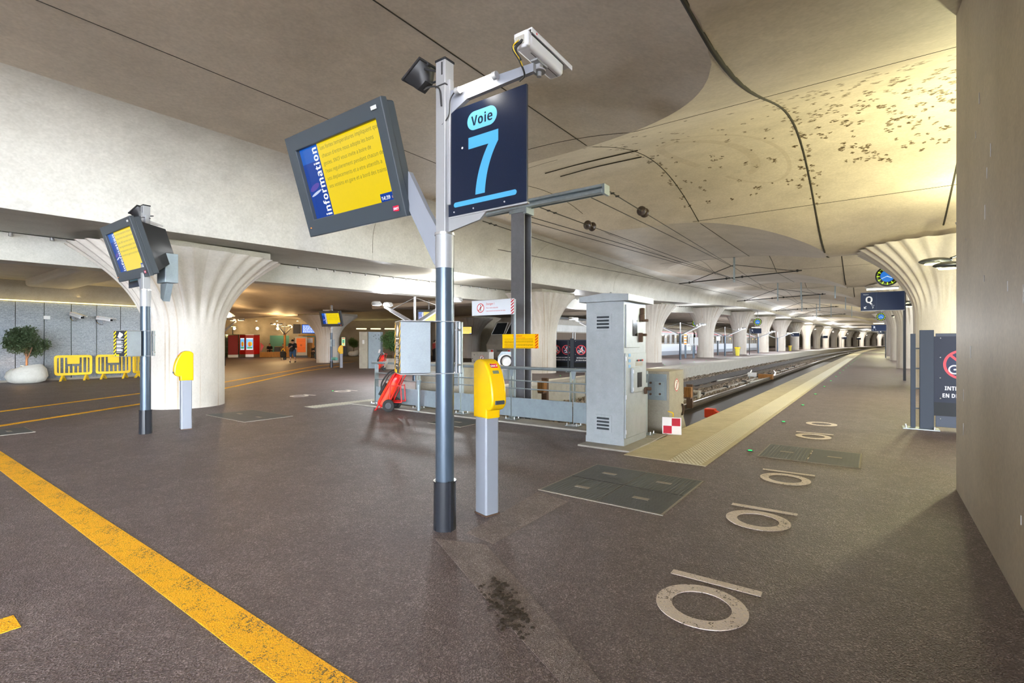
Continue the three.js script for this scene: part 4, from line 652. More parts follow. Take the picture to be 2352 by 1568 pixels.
// ------------------------------------------------------------------ fire extinguisher trolley
function extinguisher(label, pos, turn) {
  const o = thing('fire_extinguisher_trolley', label, 'extinguisher', pos, turn), t = .5, f = (l) => l.map((g) => g.rotateZ(-t).translate(-.13, .1, 0));
  part('cylinder', f([lathe([[.001, 0], [.115, .01], [.125, .05], [.125, .68], [.11, .76], [.06, .82], [.04, .84], [.001, .84]], 28)]), M.red, o); part('cover', f([lathe([[.128, .06], [.13, .08], [.13, .6], [.128, .62]], 28)]), M.redOrange, o); part('valve', f([cyl(.03, .03, .1, 0, .88, 0, 10), rbox(.12, .03, .03, -.03, .93, 0, .008)]), M.steel, o);
  part('hose', f([tube([V3(-.05, .92, 0), V3(-.2, .75, .02), V3(-.24, .45, .02), V3(-.18, .3, .0)], .017), cyl(.035, .028, .3, -.17, .34, 0, 10), tube([V3(-.05, .9, .05), V3(-.16, .7, .08), V3(-.16, .45, .08)], .013)]), M.rubber, o); part('instruction_card', f([box(.004, .2, .15, -.22, .93, .02).rotateZ(.15)]), M.white, o);
  const F = []; for (const z of [-.14, .14]) F.push(bar(V3(-.22, .03, z), V3(.27, .93, z), .014), bar(V3(.12, .56, z), V3(.34, .56, z), .012), bar(V3(.34, .57, z), V3(.36, .2, z), .014), bar(V3(.06, .2, z), V3(.36, .2, z), .014), bar(V3(.1, .6, z), V3(.1, .2, z), .012), bar(V3(.1, .22, z), V3(.42, .9, z), .013)); F.push(bar(V3(.42, .9, -.14), V3(.42, .9, .14), .014), bar(V3(-.22, .03, -.14), V3(-.22, .03, .14), .014), bar(V3(.34, .57, -.14), V3(.34, .57, .14), .012), bar(V3(.1, .2, -.2), V3(.1, .2, .2), .014), bar(V3(-.22, .04, 0), V3(-.3, .0, 0), .014));
  part('frame', F, M.red, o); for (const z of [-.24, .24]) { const w = part('wheel', new THREE.TorusGeometry(.1, .036, 12, 28).translate(.1, .137, z), M.rubber, o); part('hub', [cylZ(.075, .04, .1, .137, z, 18), cylZ(.02, .08, .1, .137, z, 10)], M.blackGloss, w); }
}
extinguisher('red wheeled fire extinguisher leaning by the railing', W(7.25, -8.72, 0), .55);
extinguisher('distant red wheeled fire extinguisher behind the left end of the railing', W(17.4, -21.6, 0), 1.6);

// ------------------------------------------------------------------ bicycle ban barriers
function bikeBarrier(label, pos, turn, w) {
  const o = thing('bicycle_ban_barrier', label, 'barrier', pos, turn); part('panel', rbox(w, 1.6, .03, .06 + w / 2, .86, 0, .004), M.navy, o); const s = 1.36; panelMap('print', s, s, bikeTex, o, s / 2 + .01, .93, .0165);
  parts('post', [rbox(.19, 1.72, .12, -.06, .86, 0, .005), rbox(.07, 1.66, .07, -.24, .83, -.06, .004)], mat(rgb(.012, .02, .036), .6, 0), o); part('foot_plate', rbox(.5, .015, .3, -.14, .008, 0, .003), M.galv, o); part('foot_bolt', [[-.34, .1], [.04, .1], [-.34, -.1], [.04, -.1]].map(([x, z]) => cyl(.016, .018, .05, x, .03, z, 8)), M.steel, o); part('cross_rail', [.35, .7, 1.05, 1.4].map((y) => box(.14, .025, .02, -.18, y, -.04)), M.anthracite, o); part('screw', [.2, .55, .9, 1.25, 1.58].map((y) => new THREE.SphereGeometry(.012, 8, 6).translate(.12, y, .018)), M.steel, o);
  return o;
}
bikeBarrier('dark blue bicycle ban barrier panel beyond the right wall', W(11.2, .78, 0), 0, 1.5);
bikeBarrier('black bicycle ban barrier panel across the track left of the cabinet', W(22.6, -14.1, 0), .25, 1.36);
bikeBarrier('second black ban barrier half hidden behind the cabinet', W(22.3, -12.45, 0), .6, 1.36);

// ------------------------------------------------------------------ platform signs and clocks
function repere(label, tex, a, b, h, w, hh, postB) {
  const o = thing('platform_letter_sign', label, 'sign', W(a, b, 0)); part('panel', rbox(w, hh, .14, 0, h, 0, .006), M.navy, o); panelMap('face', w - .01, hh - .01, tex, o, 0, h, .0715, { rough: .5 }); part('bottom_trim', box(w, .02, .15, 0, h - hh / 2 - .01, 0), M.alu, o); part('post', box(.09, h + hh / 2, .09, postB, (h + hh / 2) / 2, -.06), M.anthraciteDark, o);
  const tl = part('tube', cylX(.035, w * .72, 0, h + hh / 2 + .12, .05, 10), glow(rgb(1, .93, .68), 5), o); part('lamp_tray', rbox(w * .78, .05, .12, 0, h + hh / 2 + .18, .02, .01), M.alu, o); return o;
}
function clock(label, a, b, h, r) { const o = thing('platform_clock', label, 'clock', W(a, b, h)); part('case', cylZ(r, .2, 0, 0, -.1, 36), M.black, o); const f = screenMap('dial', 1, 1, clockTex, o, 0, 0, 0, .8); f.geometry = std(new THREE.CircleGeometry(r * .95, 36).translate(0, 0, .004)); part('hanger', bar(V3(0, r, -.1), V3(0, ceilH(a, b) - h, -.1), .03, 8), M.galv, o); }
repere('dark blue letter Q platform sign hanging on the right', qTex, 25, .23, 3.18, 1.42, .74, .71);
clock('round platform clock half hidden by the right column', 26.3, .42, 4.32, .42);
repere('letter R platform sign further along the right platform', rTex, 62, .3, 3.0, 1.2, .62, .55);
clock('small far clock above the R sign of the right platform', 64, .5, 4.2, .42);
repere('third small letter sign of the right platform', rTex, 86, .9, 3.0, 1.2, .55, .55);
[[69, -12.2, 'letter R platform sign on the left platform'], [106, -12.4, 'second letter sign of the left platform'], [150, -12.4, 'third letter sign of the left platform'], [190, -12.4, 'fourth letter sign of the left platform'], [225, -12.4, 'fifth letter sign of the left platform']].forEach(([a, b, label]) => repere(label, rTex, a, b, 3.0, 1.3, .62, -.75));
clock('round clock with yellow marks over the left platform R sign', 69.6, -12.1, 4.15, .48); clock('clock half hidden behind a left platform column', 57, -16.2, 3.7, .42);
for (const [a, b] of [[25.1, .23], [62, .3]]) area(W(a - .1, b, 3.75), W(a - .3, b, 0), 1.0, .08, rgb(1, .92, .65), 14);

// ------------------------------------------------------------------ lamps of the platforms and the concourse
const COOL = rgb(.93, .96, 1), WARMC = rgb(1, .66, .30), YELLOW = rgb(1, .95, .52);
function lampPost(label, pos, turn, o2 = {}) {
  const o = thing('lamp_post', label, 'lamp post', pos, turn), c = o2.color ?? COOL, up = o2.brown ? M.timber : M.blueSteel;
  if (o2.brown) part('base_sleeve', cyl(.13, .13, .62, 0, .31, 0, 16), M.blackGloss, o);
  part('pole', cyl(.1, .1, 2.35, 0, 1.18, 0, 18), up, o); part('upper_rod', cyl(.045, .045, 1.0, 0, 2.8, 0, 10), M.alu, o);
  for (const s of [-1, 1]) {
    const arm = part('arm', [beamBar(V3(s * .05, 2.25, 0), V3(s * 1.75, 2.98, 0), .12, .1)], M.alu, o); part('arm_tube', bar(V3(s * .4, 2.32, 0), V3(s * 1.5, 2.8, 0), .02, 6), glow(c, 1.6), arm);
    part('tie_rod', bar(V3(0, 3.26, 0), V3(s * 1.35, 2.86, 0), .014, 6), M.alu, o);
    for (const z of [-.3, .3]) { const hd = part('lamp_head', lathe([[.001, .14], [.15, .14], [.2, .08], [.21, .0], [.17, -.02]], 20).translate(s * 1.95, 3.05, z), M.alu, o); part('lens', cyl(.15, .15, .02, s * 1.95, 3.035, z, 16), glow(c, o2.glow ?? 7), hd); }
    const p = V3(s * 1.95, 2.98, 0).applyAxisAngle(V3(0, 1, 0), turn).add(pos); point(p, c, (o2.power ?? LIGHT.leftLamp) * .5, 8);
  }
  if (o2.up) { part('uplight', cyl(.1, .06, .12, 1.4, 3.0, 0, 12), M.alu, o); point(V3(1.4, 3.16, 0).applyAxisAngle(V3(0, 1, 0), turn).add(pos), o2.upColor ?? c, o2.up, 6); }
}
lampPost('lamp post with slanting arms behind the foreground notice box', W(13.4, -14.5, 0), 0, { up: 12, upColor: rgb(1, .93, .78), power: 90 });
lampPost('lamp post on the left platform hidden behind the cabinet', W(29, -14.2, 0), 0, { up: 16 });
lampPost('lamp post with Y shaped arms right of the cabinet on the left platform', W(44.2, -13.9, 0), 0, { up: 16 });
lampPost('second Y shaped lamp post of the left platform', W(59.5, -13.7, 0), 0, { up: 16 });
[77.5, 93.6].forEach((a) => lampPost('far Y shaped lamp post of the left platform', W(a, -13.4, 0), 0, { up: 22, power: 150 })); scene.children.filter((q) => q.name.startsWith('lamp_post') && q.userData.label.startsWith('far')).forEach((q) => { q.userData.group = 'far lamp posts of the left platform'; });
[125.7, 157.9, 190.1, 238.4, 286.7].forEach((a) => { const o = thing('ceiling_lamp', 'small far lamp over the left platform', 'lamp', W(a, -11.5, 4.4), 0, 'far lamps of the left platform'); part('tray', rbox(.3, .08, 1.4, 0, .06, 0, .02), M.alu, o); part('tube', box(.12, .03, 1.3, 0, 0, 0), glow(rgb(1, .97, .9), 6), o); part('rod', bar(V3(0, .1, 0), V3(0, 1.4, 0), .02), M.galv, o); point(W(a, -11.5, 4.2), rgb(1, .97, .9), 300, 8); });
lampPost('brown lamp post at the left edge of the cafe, beside the large column', W(15.0, -34.3, 0), 2.3, { brown: 1, color: WARMC, power: 18 });
lampPost('brown lamp post with glowing W shaped arms beside the standing man', W(23.6, -42.2, 0), 2.3, { brown: 1, color: WARMC, power: 55, up: 4, upColor: WARMC });
function headPair(label, a, b, turn, k, up) {             // pair of dark oval lamp heads on a bracket by the right columns
  const o = thing('platform_lamp', label, 'lamp', W(a, b, 3.45), turn);
  for (const [x, y, z] of [[-.25, .16, -.2], [.0, -.02, .25]]) { const hd = part('lamp_head', new THREE.SphereGeometry(.34, 24, 12).scale(1, .26, .5).translate(x, y, z), M.blackGloss, o); part('lens', cyl(.2, .2, .02, x - .02, y - .08, z, 16).scale(1, 1, .8), glow(YELLOW, 7), hd); }
  part('bracket', [tube([V3(.05, .2, -.2), V3(.3, .26, -.05), V3(.5, .2, 0)], .03), tube([V3(.25, .0, .25), V3(.4, .1, .1), V3(.5, .2, 0)], .03)], M.blackGloss, o); part('post', cyl(.07, .07, 4.3, .5, -1.3, 0, 14), M.blueSteel, o);
  const dn = part('uplight', lathe([[.001, 0], [.1, .02], [.17, .16], [.18, .2]], 20).translate(.3, .86, 0), M.blackGloss, o); part('uplight_lens', cyl(.16, .16, .015, .3, 1.05, 0, 16), glow(rgb(.9, 1, .45), 3), dn);
  point(W(a - .1, b - .12, 3.3), YELLOW, k * .5, 8); point(W(a, b + .3, 4.62), rgb(1, .97, .55), k * up, 8);
}
headPair('pair of dark oval lamp heads in front of the yellowish right column', 16.6, 1.5, 0, LIGHT.rightLamp, .12);
{ const o = thing('added_uplight', 'added unseen uplight on a post behind the end of the right wall', 'lamp', W(12.6, 2.5, 0)); part('post', cyl(.06, .06, 3.2, 0, 1.6, 0, 12), M.blueSteel, o); part('bowl', lathe([[.001, 0], [.14, .03], [.22, .16], [.23, .2]], 20).translate(0, 3.2, 0), M.blackGloss, o); part('lens', cyl(.2, .2, .015, 0, 3.36, 0, 16), glow(YELLOW, 6), o); point(W(12.6, 2.5, 3.5), YELLOW, 105, 8); }  // unseen lamp added to spread a broad glow over the vault
headPair('dark oval lamp heads hidden behind the second right column', 32.7, 1.5, 0, LIGHT.rightLamp * .5, .3);
headPair('dark oval lamp heads by the third right column', 48.8, 1.6, 0, LIGHT.rightLamp * .4, .3);
[77.6, 109.8, 142, 190.3, 238.6].forEach((a) => { const o = thing('ceiling_lamp', 'small far lamp over the right platform', 'lamp', W(a, .6, 4.6), 0, 'far lamps of the right platform'); part('tray', rbox(.3, .08, 1.4, 0, .06, 0, .02), M.alu, o); part('tube', box(.12, .03, 1.3, 0, 0, 0), glow(YELLOW, 6), o); part('rod', bar(V3(0, .1, 0), V3(0, .9, 0), .02), M.galv, o); point(W(a, .6, 4.4), YELLOW, 80, 8); });
// wall lamps at the back of the concourse
const toCam = (a, b) => Math.atan2(-b, a);
[[26.82, -58.63], [28.42, -56.64], [29.85, -54.87], [31.26, -53.13]].forEach(([a, b], i) => {
  const o = thing('wall_lamp', `round warm wall lamp at the back of the cafe, ${['leftmost', 'second from left', 'third from left', 'rightmost'][i]}`, 'lamp', W(a, b, 3.13), toCam(a, b)); part('bracket', box(.06, .06, .5, 0, .05, -.3), M.anthracite, o); part('globe', new THREE.SphereGeometry(.16, 16, 12), glow(rgb(1, .72, .36), 14), o);
  point(W(a - .15, b + .25, 3.13), WARMC, 4, 6);
  const s = thing('ceiling_spot', `small warm ceiling spot above the cafe wall, ${['leftmost', 'second from left', 'third from left', 'rightmost'][i]}`, 'lamp', W(a - .4, b + .6, 3.98), toCam(a, b)); part('ring', cyl(.13, .13, .06, 0, 0, 0, 14), M.alu, s); part('lens', cyl(.1, .1, .02, 0, -.035, 0, 14), glow(rgb(1, .75, .4), 10), s);
});
[[35.75, -47.56], [36.77, -46.3], [37.77, -45.06]].forEach(([a, b], i) => { const o = thing('wall_tube_lamp', `yellow wall tube above the grey block, ${['left', 'middle', 'right'][i]} one of three`, 'lamp', W(a, b, 3.1), toCam(a, b)); part('tube', cylX(.05, 1.1, 0, 0, .12, 10), glow(rgb(1, .86, .38), 9), o); part('tray', rbox(1.2, .1, .08, 0, 0, .03, .01), M.alu, o); area(W(a - .35, b + .4, 3.1), W(0, 0, 2.2), 1.1, .12, rgb(1, .82, .34), 12); });
{ // hanging warm lamp behind the large column
  const o = thing('hanging_lamp', 'glowing lamp under a metal shade at the edge of the large column', 'lamp', W(12.6, -28.3, 2.95)); part('shade', lathe([[.001, .22], [.1, .2], [.34, .04], [.36, 0]], 24), M.alu, o); part('bulb', new THREE.SphereGeometry(.16, 16, 10).scale(1.4, .5, 1.4), glow(rgb(1, .84, .55), 16), o); part('arm', bar(V3(0, .2, 0), V3(0, 1.1, 0), .03), M.alu, o); point(W(12.6, -28.3, 2.8), WARMC, 16, 6); point(W(12.6, -28.1, 3.4), WARMC, 10, 6);
}

// ------------------------------------------------------------------ trains on the left
{
  const T = W(0, -22.6, 0), R2 = (g) => g.rotateY(Math.PI / 2);
  const l = thing('locomotive', 'grey electric locomotive numbered 26033 standing at the left platform', 'locomotive', W(29.6, -22.6, 0));
  part('body', R2(extr([[.35, .05], [.02, .42], [-.05, 1.35], [.5, 2.02], [1.2, 3.05], [1.9, 3.42], [17, 3.42], [17.3, 2.9], [17.3, .05]], 2.7, .08)).translate(-1.35, 0, 0), M.loco, l); part('front_beam', rbox(2.7, .42, .3, 0, -.05, -.3, .05), M.anthraciteDark, l);
  for (const s of [-1, 1]) {
    const g = new THREE.Shape([[-.6, 0], [.6, 0], [.52, 1.12], [-.52, 1.12]].map(([x, y]) => new THREE.Vector2(x, y))); const w = part('windscreen', new THREE.ExtrudeGeometry(g, { depth: .02, bevelEnabled: false }).rotateX(-Math.atan2(.7, 1.03)).translate(s * .68, 2.13, -.37), M.glassDark, l); part('window_frame', [bar(V3(s * .68 - .6, 2.13, -.33), V3(s * .68 - .52, 3.05, -.98), .025), bar(V3(s * .68 + .6, 2.13, -.33), V3(s * .68 + .52, 3.05, -.98), .025), bar(V3(s * .68 - .6, 2.13, -.33), V3(s * .68 + .6, 2.13, -.33), .025), bar(V3(s * .68 - .52, 3.05, -.98), V3(s * .68 + .52, 3.05, -.98), .025)], M.locoLight, w);
    part('headlamp_plate', rbox(.6, .26, .03, s * .95, .88, .15, .03), M.locoLight, l); part('headlamp', cylZ(.1, .04, s * 1.05, .88, .18, 18), M.white, l); part('tail_lamp', cylZ(.09, .04, s * .8, .88, .18, 18), M.red, l); part('buffer', [cylZ(.09, .5, s * .9, .05, -.05, 12), cylZ(.24, .06, s * .9, .05, .22, 20)], M.anthraciteDark, l);
  }
  const nt = paint(256, 96, (g) => { g.fillStyle = '#7c7a76'; g.fillRect(0, 0, 256, 96); g.fillStyle = '#1c1a18'; g.font = `bold 72px ${FONT}`; g.textAlign = 'center'; g.fillText('26033', 128, 72, 230); }); panelMap('number', .62, .22, nt, l, -.1, .9, .165);
  part('side_light_band', rbox(.03, .55, 14.5, 1.44, 2.72, -9.4, .01), M.locoLight, l); part('side_louvre', rbox(.03, 1.15, 13.5, 1.44, 1.78, -9.4, .01), M.locoBrown, l); part('side_lower', rbox(.03, 1.0, 15, 1.44, .6, -9.3, .01), M.locoLight, l);
  parts('side_rib', [-5, -8.2, -11.4].flatMap((z) => [box(.06, 1.3, .14, 1.46, 1.75, z), box(.06, 1.3, .14, 1.46, 1.75, z - .4)]), M.alu, l); parts('bogie', [box(2.3, .5, 4, 0, -.35, -4), box(2.3, .5, 4, 0, -.35, -13)], M.anthraciteDark, l); part('roof_gear', [box(1.6, .25, 8, 0, 3.6, -9), bar(V3(-.5, 3.7, -6), V3(.5, 4.0, -7.5), .04)], M.anthraciteDark, l);
  const coach = (a0, label, door) => {
    const o = thing('coach', label, 'train coach', W(a0, -22.6, 0)), L = 26.0, S = (pts, m, n) => part(n, extr(pts, L - .3, 0).translate(0, 0, -L + .15), m, o);
    S([[-1.42, .45], [1.42, .45], [1.42, 1.36], [-1.42, 1.36]], M.coachLow, 'lower_panel'); S([[-1.36, -.3], [1.36, -.3], [1.41, .45], [-1.41, .45]], M.coachSkirt, 'skirt'); S([[-1.41, 2.62], [1.41, 2.62], [1.40, 2.86], [-1.40, 2.86]], M.coachMid, 'cornice'); S([[-1.425, 2.8], [1.425, 2.8], [1.425, 2.9], [-1.425, 2.9]], M.coachRed, 'red_stripe'); S([[-1.38, 2.9], [1.38, 2.9], [1.15, 3.25], [.6, 3.45], [-.6, 3.45], [-1.15, 3.25]], M.coachRoof, 'roof'); S([[-1.3, 1.36], [-1.25, 1.36], [-1.25, 2.7], [-1.3, 2.7]], M.coachIn, 'inner_wall'); S([[-1.3, 1.36], [1.3, 1.36], [1.3, 1.4], [-1.3, 1.4]], M.coachIn, 'floor_panel');
    const n = 11, pitch = (L - 5) / n, pil = []; for (let i = 0; i <= n; i++) pil.push(rbox(.06, 1.3, pitch * .42, 1.385, 2.0, -(2.5 + i * pitch), .01)); pil.push(box(.06, 1.3, 2.0, 1.385, 2.0, -1.2), box(.06, 1.3, 2.0, 1.385, 2.0, -(L - 1.2))); part('window_pillar', pil, M.coachMid, o);
    for (let i = 0; i < n; i++) { const z = -(2.5 + (i + .5) * pitch); const f = part('window_frame', [box(.03, .05, pitch * .6, 1.415, 1.47, z), box(.03, .05, pitch * .6, 1.415, 2.6, z), box(.03, 1.15, .05, 1.415, 2.03, z - pitch * .29), box(.03, 1.15, .05, 1.415, 2.03, z + pitch * .29)], M.alu, o); part('pane', box(.012, 1.12, pitch * .58, 1.39, 2.03, z), mat(rgb(.08, .06, .04), .08, 0), f); }
    parts('lamp_row', [2, 4, 6, 8, 10].map((i) => new THREE.SphereGeometry(.09, 8, 6).translate(1.41, 2.25, -(2.5 + i * pitch))), glow(rgb(1, .6, .2), 4), o);
    parts('door', [box(.03, 2.4, .9, 1.43, 1.55, -1.0), box(.03, 2.4, .9, 1.43, 1.55, -(L - 1.0))], door, o); part('gangway', rbox(2.0, 2.6, .7, 0, 1.6, -L, .05), M.anthraciteDark, o); parts('wheel', [3, 5.5, 20.5, 23].map((z) => cylX(.45, .14, 1.0, -.12, -z, 18)), M.anthraciteDark, o);
  };
  coach(47.6, 'grey and white passenger coach with red stripe right behind the locomotive', M.coachMid); coach(74.2, 'second passenger coach with a magenta door', M.magenta); coach(100.8, 'third passenger coach, farthest in view', M.redDull);
}
// ------------------------------------------------------------------ small things on the left platform
{
  const n = thing('notice_stand', 'white notice boards on two blue posts with an orange striped edge', 'notice stand', W(49, -14.4, 0), .5); parts('post', [box(.16, 1.3, .12, -.5, .65, 0), box(.16, 1.3, .12, .25, .65, 0)], M.blueSteel, n); parts('board', [rbox(.36, .75, .05, .05, 1.65, .05, .01), rbox(.36, .75, .05, .5, 1.65, .02, .01)], glow(rgb(.9, .95, 1), .8), n); parts('striped_panel', [0, 1, 2, 3].map((i) => box(.24, .14, .06, -.52, 1.42 + i * .28, .03)), mat(rgb(.9, .25, .01), .5), n); part('white_panel', box(.24, 1.2, .05, -.52, 1.85, .02), M.white, n); part('shelf', rbox(1.0, .06, .2, .2, 1.2, .08, .02), M.alu, n);
  const yb = (a, b, label) => { const o = thing('waste_bin', label, 'bin', W(a, b, 0)); part('bag', cyl(.27, .2, .85, 0, .43, 0, 14), mat(rgb(.55, .47, .05), .5), o); part('rim', [cyl(.33, .33, .14, 0, .92, 0, 16)], M.yellow, o); part('support', box(.06, 1.1, .06, 0, .55, -.25), M.anthracite, o); };
  yb(62, -12.9, 'yellow waste bin on the left platform beside a lamp post'); yb(104, -13.0, 'small far yellow waste bin on the left platform');
  const tp = thing('ticket_pole', 'dark post with a small white box on the left platform', 'post', W(62.5, -15.2, 0)); part('pole', cyl(.1, .1, 2.4, 0, 1.2, 0, 12), M.anthracite, tp); part('white_box', rbox(.4, .5, .2, .1, 2.0, .1, .02), M.white, tp);
  const wb = thing('track_end_block', 'white concrete end block with a no crossing sign before the locomotive', 'buffer stop', W(25.4, -21.0, 0)); part('block', rbox(1.5, .9, .5, 0, .45, 0, .02), M.dirtyWhite, wb); const w = panelMap('sign', .4, .4, walkTex, wb, 0, 0, 0); w.geometry = std(new THREE.CircleGeometry(.2, 24).translate(.15, .5, .256)); parts('bolt', [[-.5, .7], [-.5, .25], [-.65, .45]].map(([x, y]) => cylZ(.03, .02, x, y, .26, 8)), M.anthracite, wb);
  const rd = thing('cable_reel', 'white hose reel on a grey stand behind the danger sign pole', 'reel', W(15.6, -11.7, 0), .4); part('drum', cylZ(.3, .3, 0, .75, 0, 24), M.white, rd); part('stand', extr([[-.4, 0], [.4, 0], [.4, .95], [.25, 1.15], [-.25, 1.15], [-.4, .95]], .06).translate(0, 0, -.3), M.galvPaint, rd); part('hose', new THREE.TorusGeometry(.22, .03, 8, 20).translate(.05, .78, .17), M.rubber, rd);
  const sh = thing('wall_sheet', 'grey steel sheet screen beside the black ban panel', 'screen', W(25.5, -16.6, 0), .2); part('sheet', rbox(1.6, 1.3, .04, 0, 1.0, 0, .01), M.galvPaint, sh); parts('leg', [box(.06, .5, .06, -.7, .2, 0), box(.06, .5, .06, .7, .2, 0)], M.galv, sh);
  const dsp = thing('departure_screen', 'small blue and yellow screen hung left of the locomotive', 'monitor', W(33, -29.2, 2.6), toCam(33, -29)); part('case', rbox(1.1, .75, .15, 0, 0, -.09, .02), M.black, dsp); screenMap('screen', 1.0, .62, infoTex, dsp, 0, 0, .001, .8);
  const d2 = thing('departure_screen', 'blue and yellow screen hanging behind the lamp post', 'monitor', W(20, -20.5, 3.05), toCam(20, -20.5)); part('case', rbox(1.3, .7, .2, 0, 0, -.12, .02), M.black, d2); screenMap('screen', 1.15, .5, infoTex, d2, 0, -.05, .001, .8); part('hanger', bar(V3(0, .3, -.1), V3(0, .95, -.1), .04), M.alu, d2);
  const vend = thing('ticket_machine', 'tan ticket machine with a green light behind the post', 'machine', W(34, -33, 0), toCam(34, -33)); part('body', rbox(.9, 1.7, .6, 0, .85, 0, .03), mat(rgb(.45, .38, .2), .5), vend); part('dark_panel', rbox(.7, .8, .03, .0, 1.25, .3, .01), M.anthraciteDark, vend); part('green_light', box(.12, .06, .01, .1, 1.3, .32), glow(rgb(.1, 1, .4), 3), vend);
}
// ------------------------------------------------------------------ plants, barriers and cameras by the left wall
function foliage(n, seed, rx, ry, cy, len) {
  const r = rng(seed), g = [], base = new THREE.BufferGeometry(); base.setAttribute('position', new THREE.Float32BufferAttribute([0, 0, 0, -.28, .5, .06, .28, .5, .06, 0, 1, -.05], 3)); base.setIndex([0, 2, 1, 1, 2, 3]); base.computeVertexNormals();
  const lumps = Array.from({ length: 13 }, () => { const th = r() * 6.28, u = r() * 2 - 1, q = .62; return [Math.cos(th) * Math.sqrt(1 - u * u) * rx * q, u * ry * q, Math.sin(th) * Math.sqrt(1 - u * u) * rx * q]; });
  for (let i = 0; i < n; i++) { const l = lumps[Math.floor(r() * lumps.length)], th = r() * 6.28, u = r() * 2 - 1, rad = .38 * Math.pow(r(), .4); const p = V3(l[0] + Math.cos(th) * Math.sqrt(1 - u * u) * rx * rad, cy + l[1] + u * ry * rad, l[2] + Math.sin(th) * Math.sqrt(1 - u * u) * rx * rad); g.push(std(base.clone().scale(len * .7, len, len).applyQuaternion(new THREE.Quaternion().setFromEuler(new THREE.Euler(r() * 6, r() * 6, r() * 6))).translate(p.x, p.y, p.z))); }
  return mergeGeometries(g);
}
function potGeo(R, H, lip) { const g = lathe([[.001, 0], [R * .55, .0], [R * .85, H * .12], [R, H * .45], [R * .93, H * .78], [R * .74, H], [R * .66, H * .96], [R * .66, H * .85], [.001, H * .83]], 40); const p = g.attributes.position; for (let i = 0; i < p.count; i++) { const y = p.getY(i), x = p.getX(i); if (y > H * .5) p.setY(i, y + lip * (x / R) * ((y - H * .5) / (H * .5)) * (x > 0 ? 1.2 : .3)); } g.computeVertexNormals(); return g; }
function plant(label, pos, turn, s, seed, light, square) { const o = thing('potted_tree', label, 'potted plant', pos, turn); if (square) { part('planter_box', rbox(.9, .62, .9, 0, .31, 0, .02), M.dirtyWhite, o); part('soil', box(.8, .02, .8, 0, .62, 0), M.soil, o); } else { part('pot', potGeo(.58 * s, .55 * s, .16 * s), M.pot, o); part('soil', cyl(.42 * s, .42 * s, .03, 0, .5 * s, 0, 20), M.soil, o); } part('trunk', [tube([V3(0, .45 * s, 0), V3(.02 * s, .8 * s, .02), V3(-.01, 1.25 * s, 0)], .035 * s, 12, 7), tube([V3(0, .85 * s, 0), V3(.15 * s, 1.05 * s, .05), V3(.3 * s, 1.3 * s, .1)], .02 * s, 8, 6), tube([V3(0, .9 * s, 0), V3(-.15 * s, 1.15 * s, -.05), V3(-.25 * s, 1.4 * s, -.1)], .02 * s, 8, 6)], M.bark, o); const f = part('foliage', foliage(4600, seed, .70 * s, .62 * s, 1.52 * s, .1 * s), light ? M.leafLight : M.leaf, o); f.userData.kind = 'stuff'; }
plant('round headed potted tree in a white bowl by the grey panel wall', W(4.25, -25.5, 0), .6, 1.02, 21, false);
plant('potted tree beside the concrete block at the back of the concourse', W(34.5, -47.3, 0), 1, 1.02, 22, true);
plant('leafy plant in a square planter left of the foreground notice box', W(19.0, -22.4, 0), .4, 1.05, 23, true, true);
{ // small orange spotlight glow at the pot
  const o = thing('pot_light', 'tiny orange spotlight in the bowl of the potted tree', 'lamp', W(4.1, -25.35, .62)); part('case', cyl(.04, .03, .05, 0, 0, 0, 10), M.black, o); part('lens', cyl(.035, .035, .01, 0, .03, 0, 10), glow(rgb(1, .6, .25), 8), o); point(W(4.1, -25.3, .75), rgb(1, .6, .3), .8, 2);
}
function crowdBarrier(label, pos, turn) {
  const o = thing('crowd_barrier', label, 'barrier', pos, turn), w = 1.15, h = .78, y0 = .22; const fr = new THREE.Shape(); const rr = (S, x, y, ww, hh, r) => { S.moveTo(x + r, y); S.lineTo(x + ww - r, y); S.quadraticCurveTo(x + ww, y, x + ww, y + r); S.lineTo(x + ww, y + hh - r); S.quadraticCurveTo(x + ww, y + hh, x + ww - r, y + hh); S.lineTo(x + r, y + hh); S.quadraticCurveTo(x, y + hh, x, y + hh - r); S.lineTo(x, y + r); S.quadraticCurveTo(x, y, x + r, y); };
  rr(fr, -w / 2, y0, w, h, .12); const hole = new THREE.Path(); rr(hole, -w / 2 + .07, y0 + .08, w - .14, h - .16, .07); fr.holes.push(hole); part('frame', new THREE.ExtrudeGeometry(fr, { depth: .05, bevelEnabled: true, bevelSize: .008, bevelThickness: .008, bevelSegments: 2 }).translate(0, 0, -.025), M.yellowPlastic, o);
  for (let i = 0; i < 7; i++) { const x = -.42 + i * .14, mid = Math.abs(i - 3) <= 1; part('slat', rbox(.045, mid ? .3 : h - .14, .035, x, y0 + (mid ? .2 : h / 2), 0, .006), M.yellowPlastic, o); } part('name_plate', rbox(.38, .28, .04, 0, y0 + h - .2, 0, .01), M.yellowPlastic, o);
  for (const x of [-.36, .36]) part('foot', extr([[-.28, 0], [-.2, .0], [-.04, .12], [.04, .12], [.2, 0], [.28, 0], [.06, .22], [-.06, .22]], .06).rotateY(Math.PI / 2 - .5).translate(x, .0, .03), M.yellowPlastic, o);
}
crowdBarrier('yellow plastic crowd barrier nearest the potted tree', W(5.65, -25.8, 0), Math.PI / 2); crowdBarrier('second yellow crowd barrier in the row by the wall', W(6.95, -25.85, 0), Math.PI / 2 - .1); crowdBarrier('third yellow crowd barrier half hidden by the left post', W(7.9, -25.6, 0), Math.PI / 2 + .7);
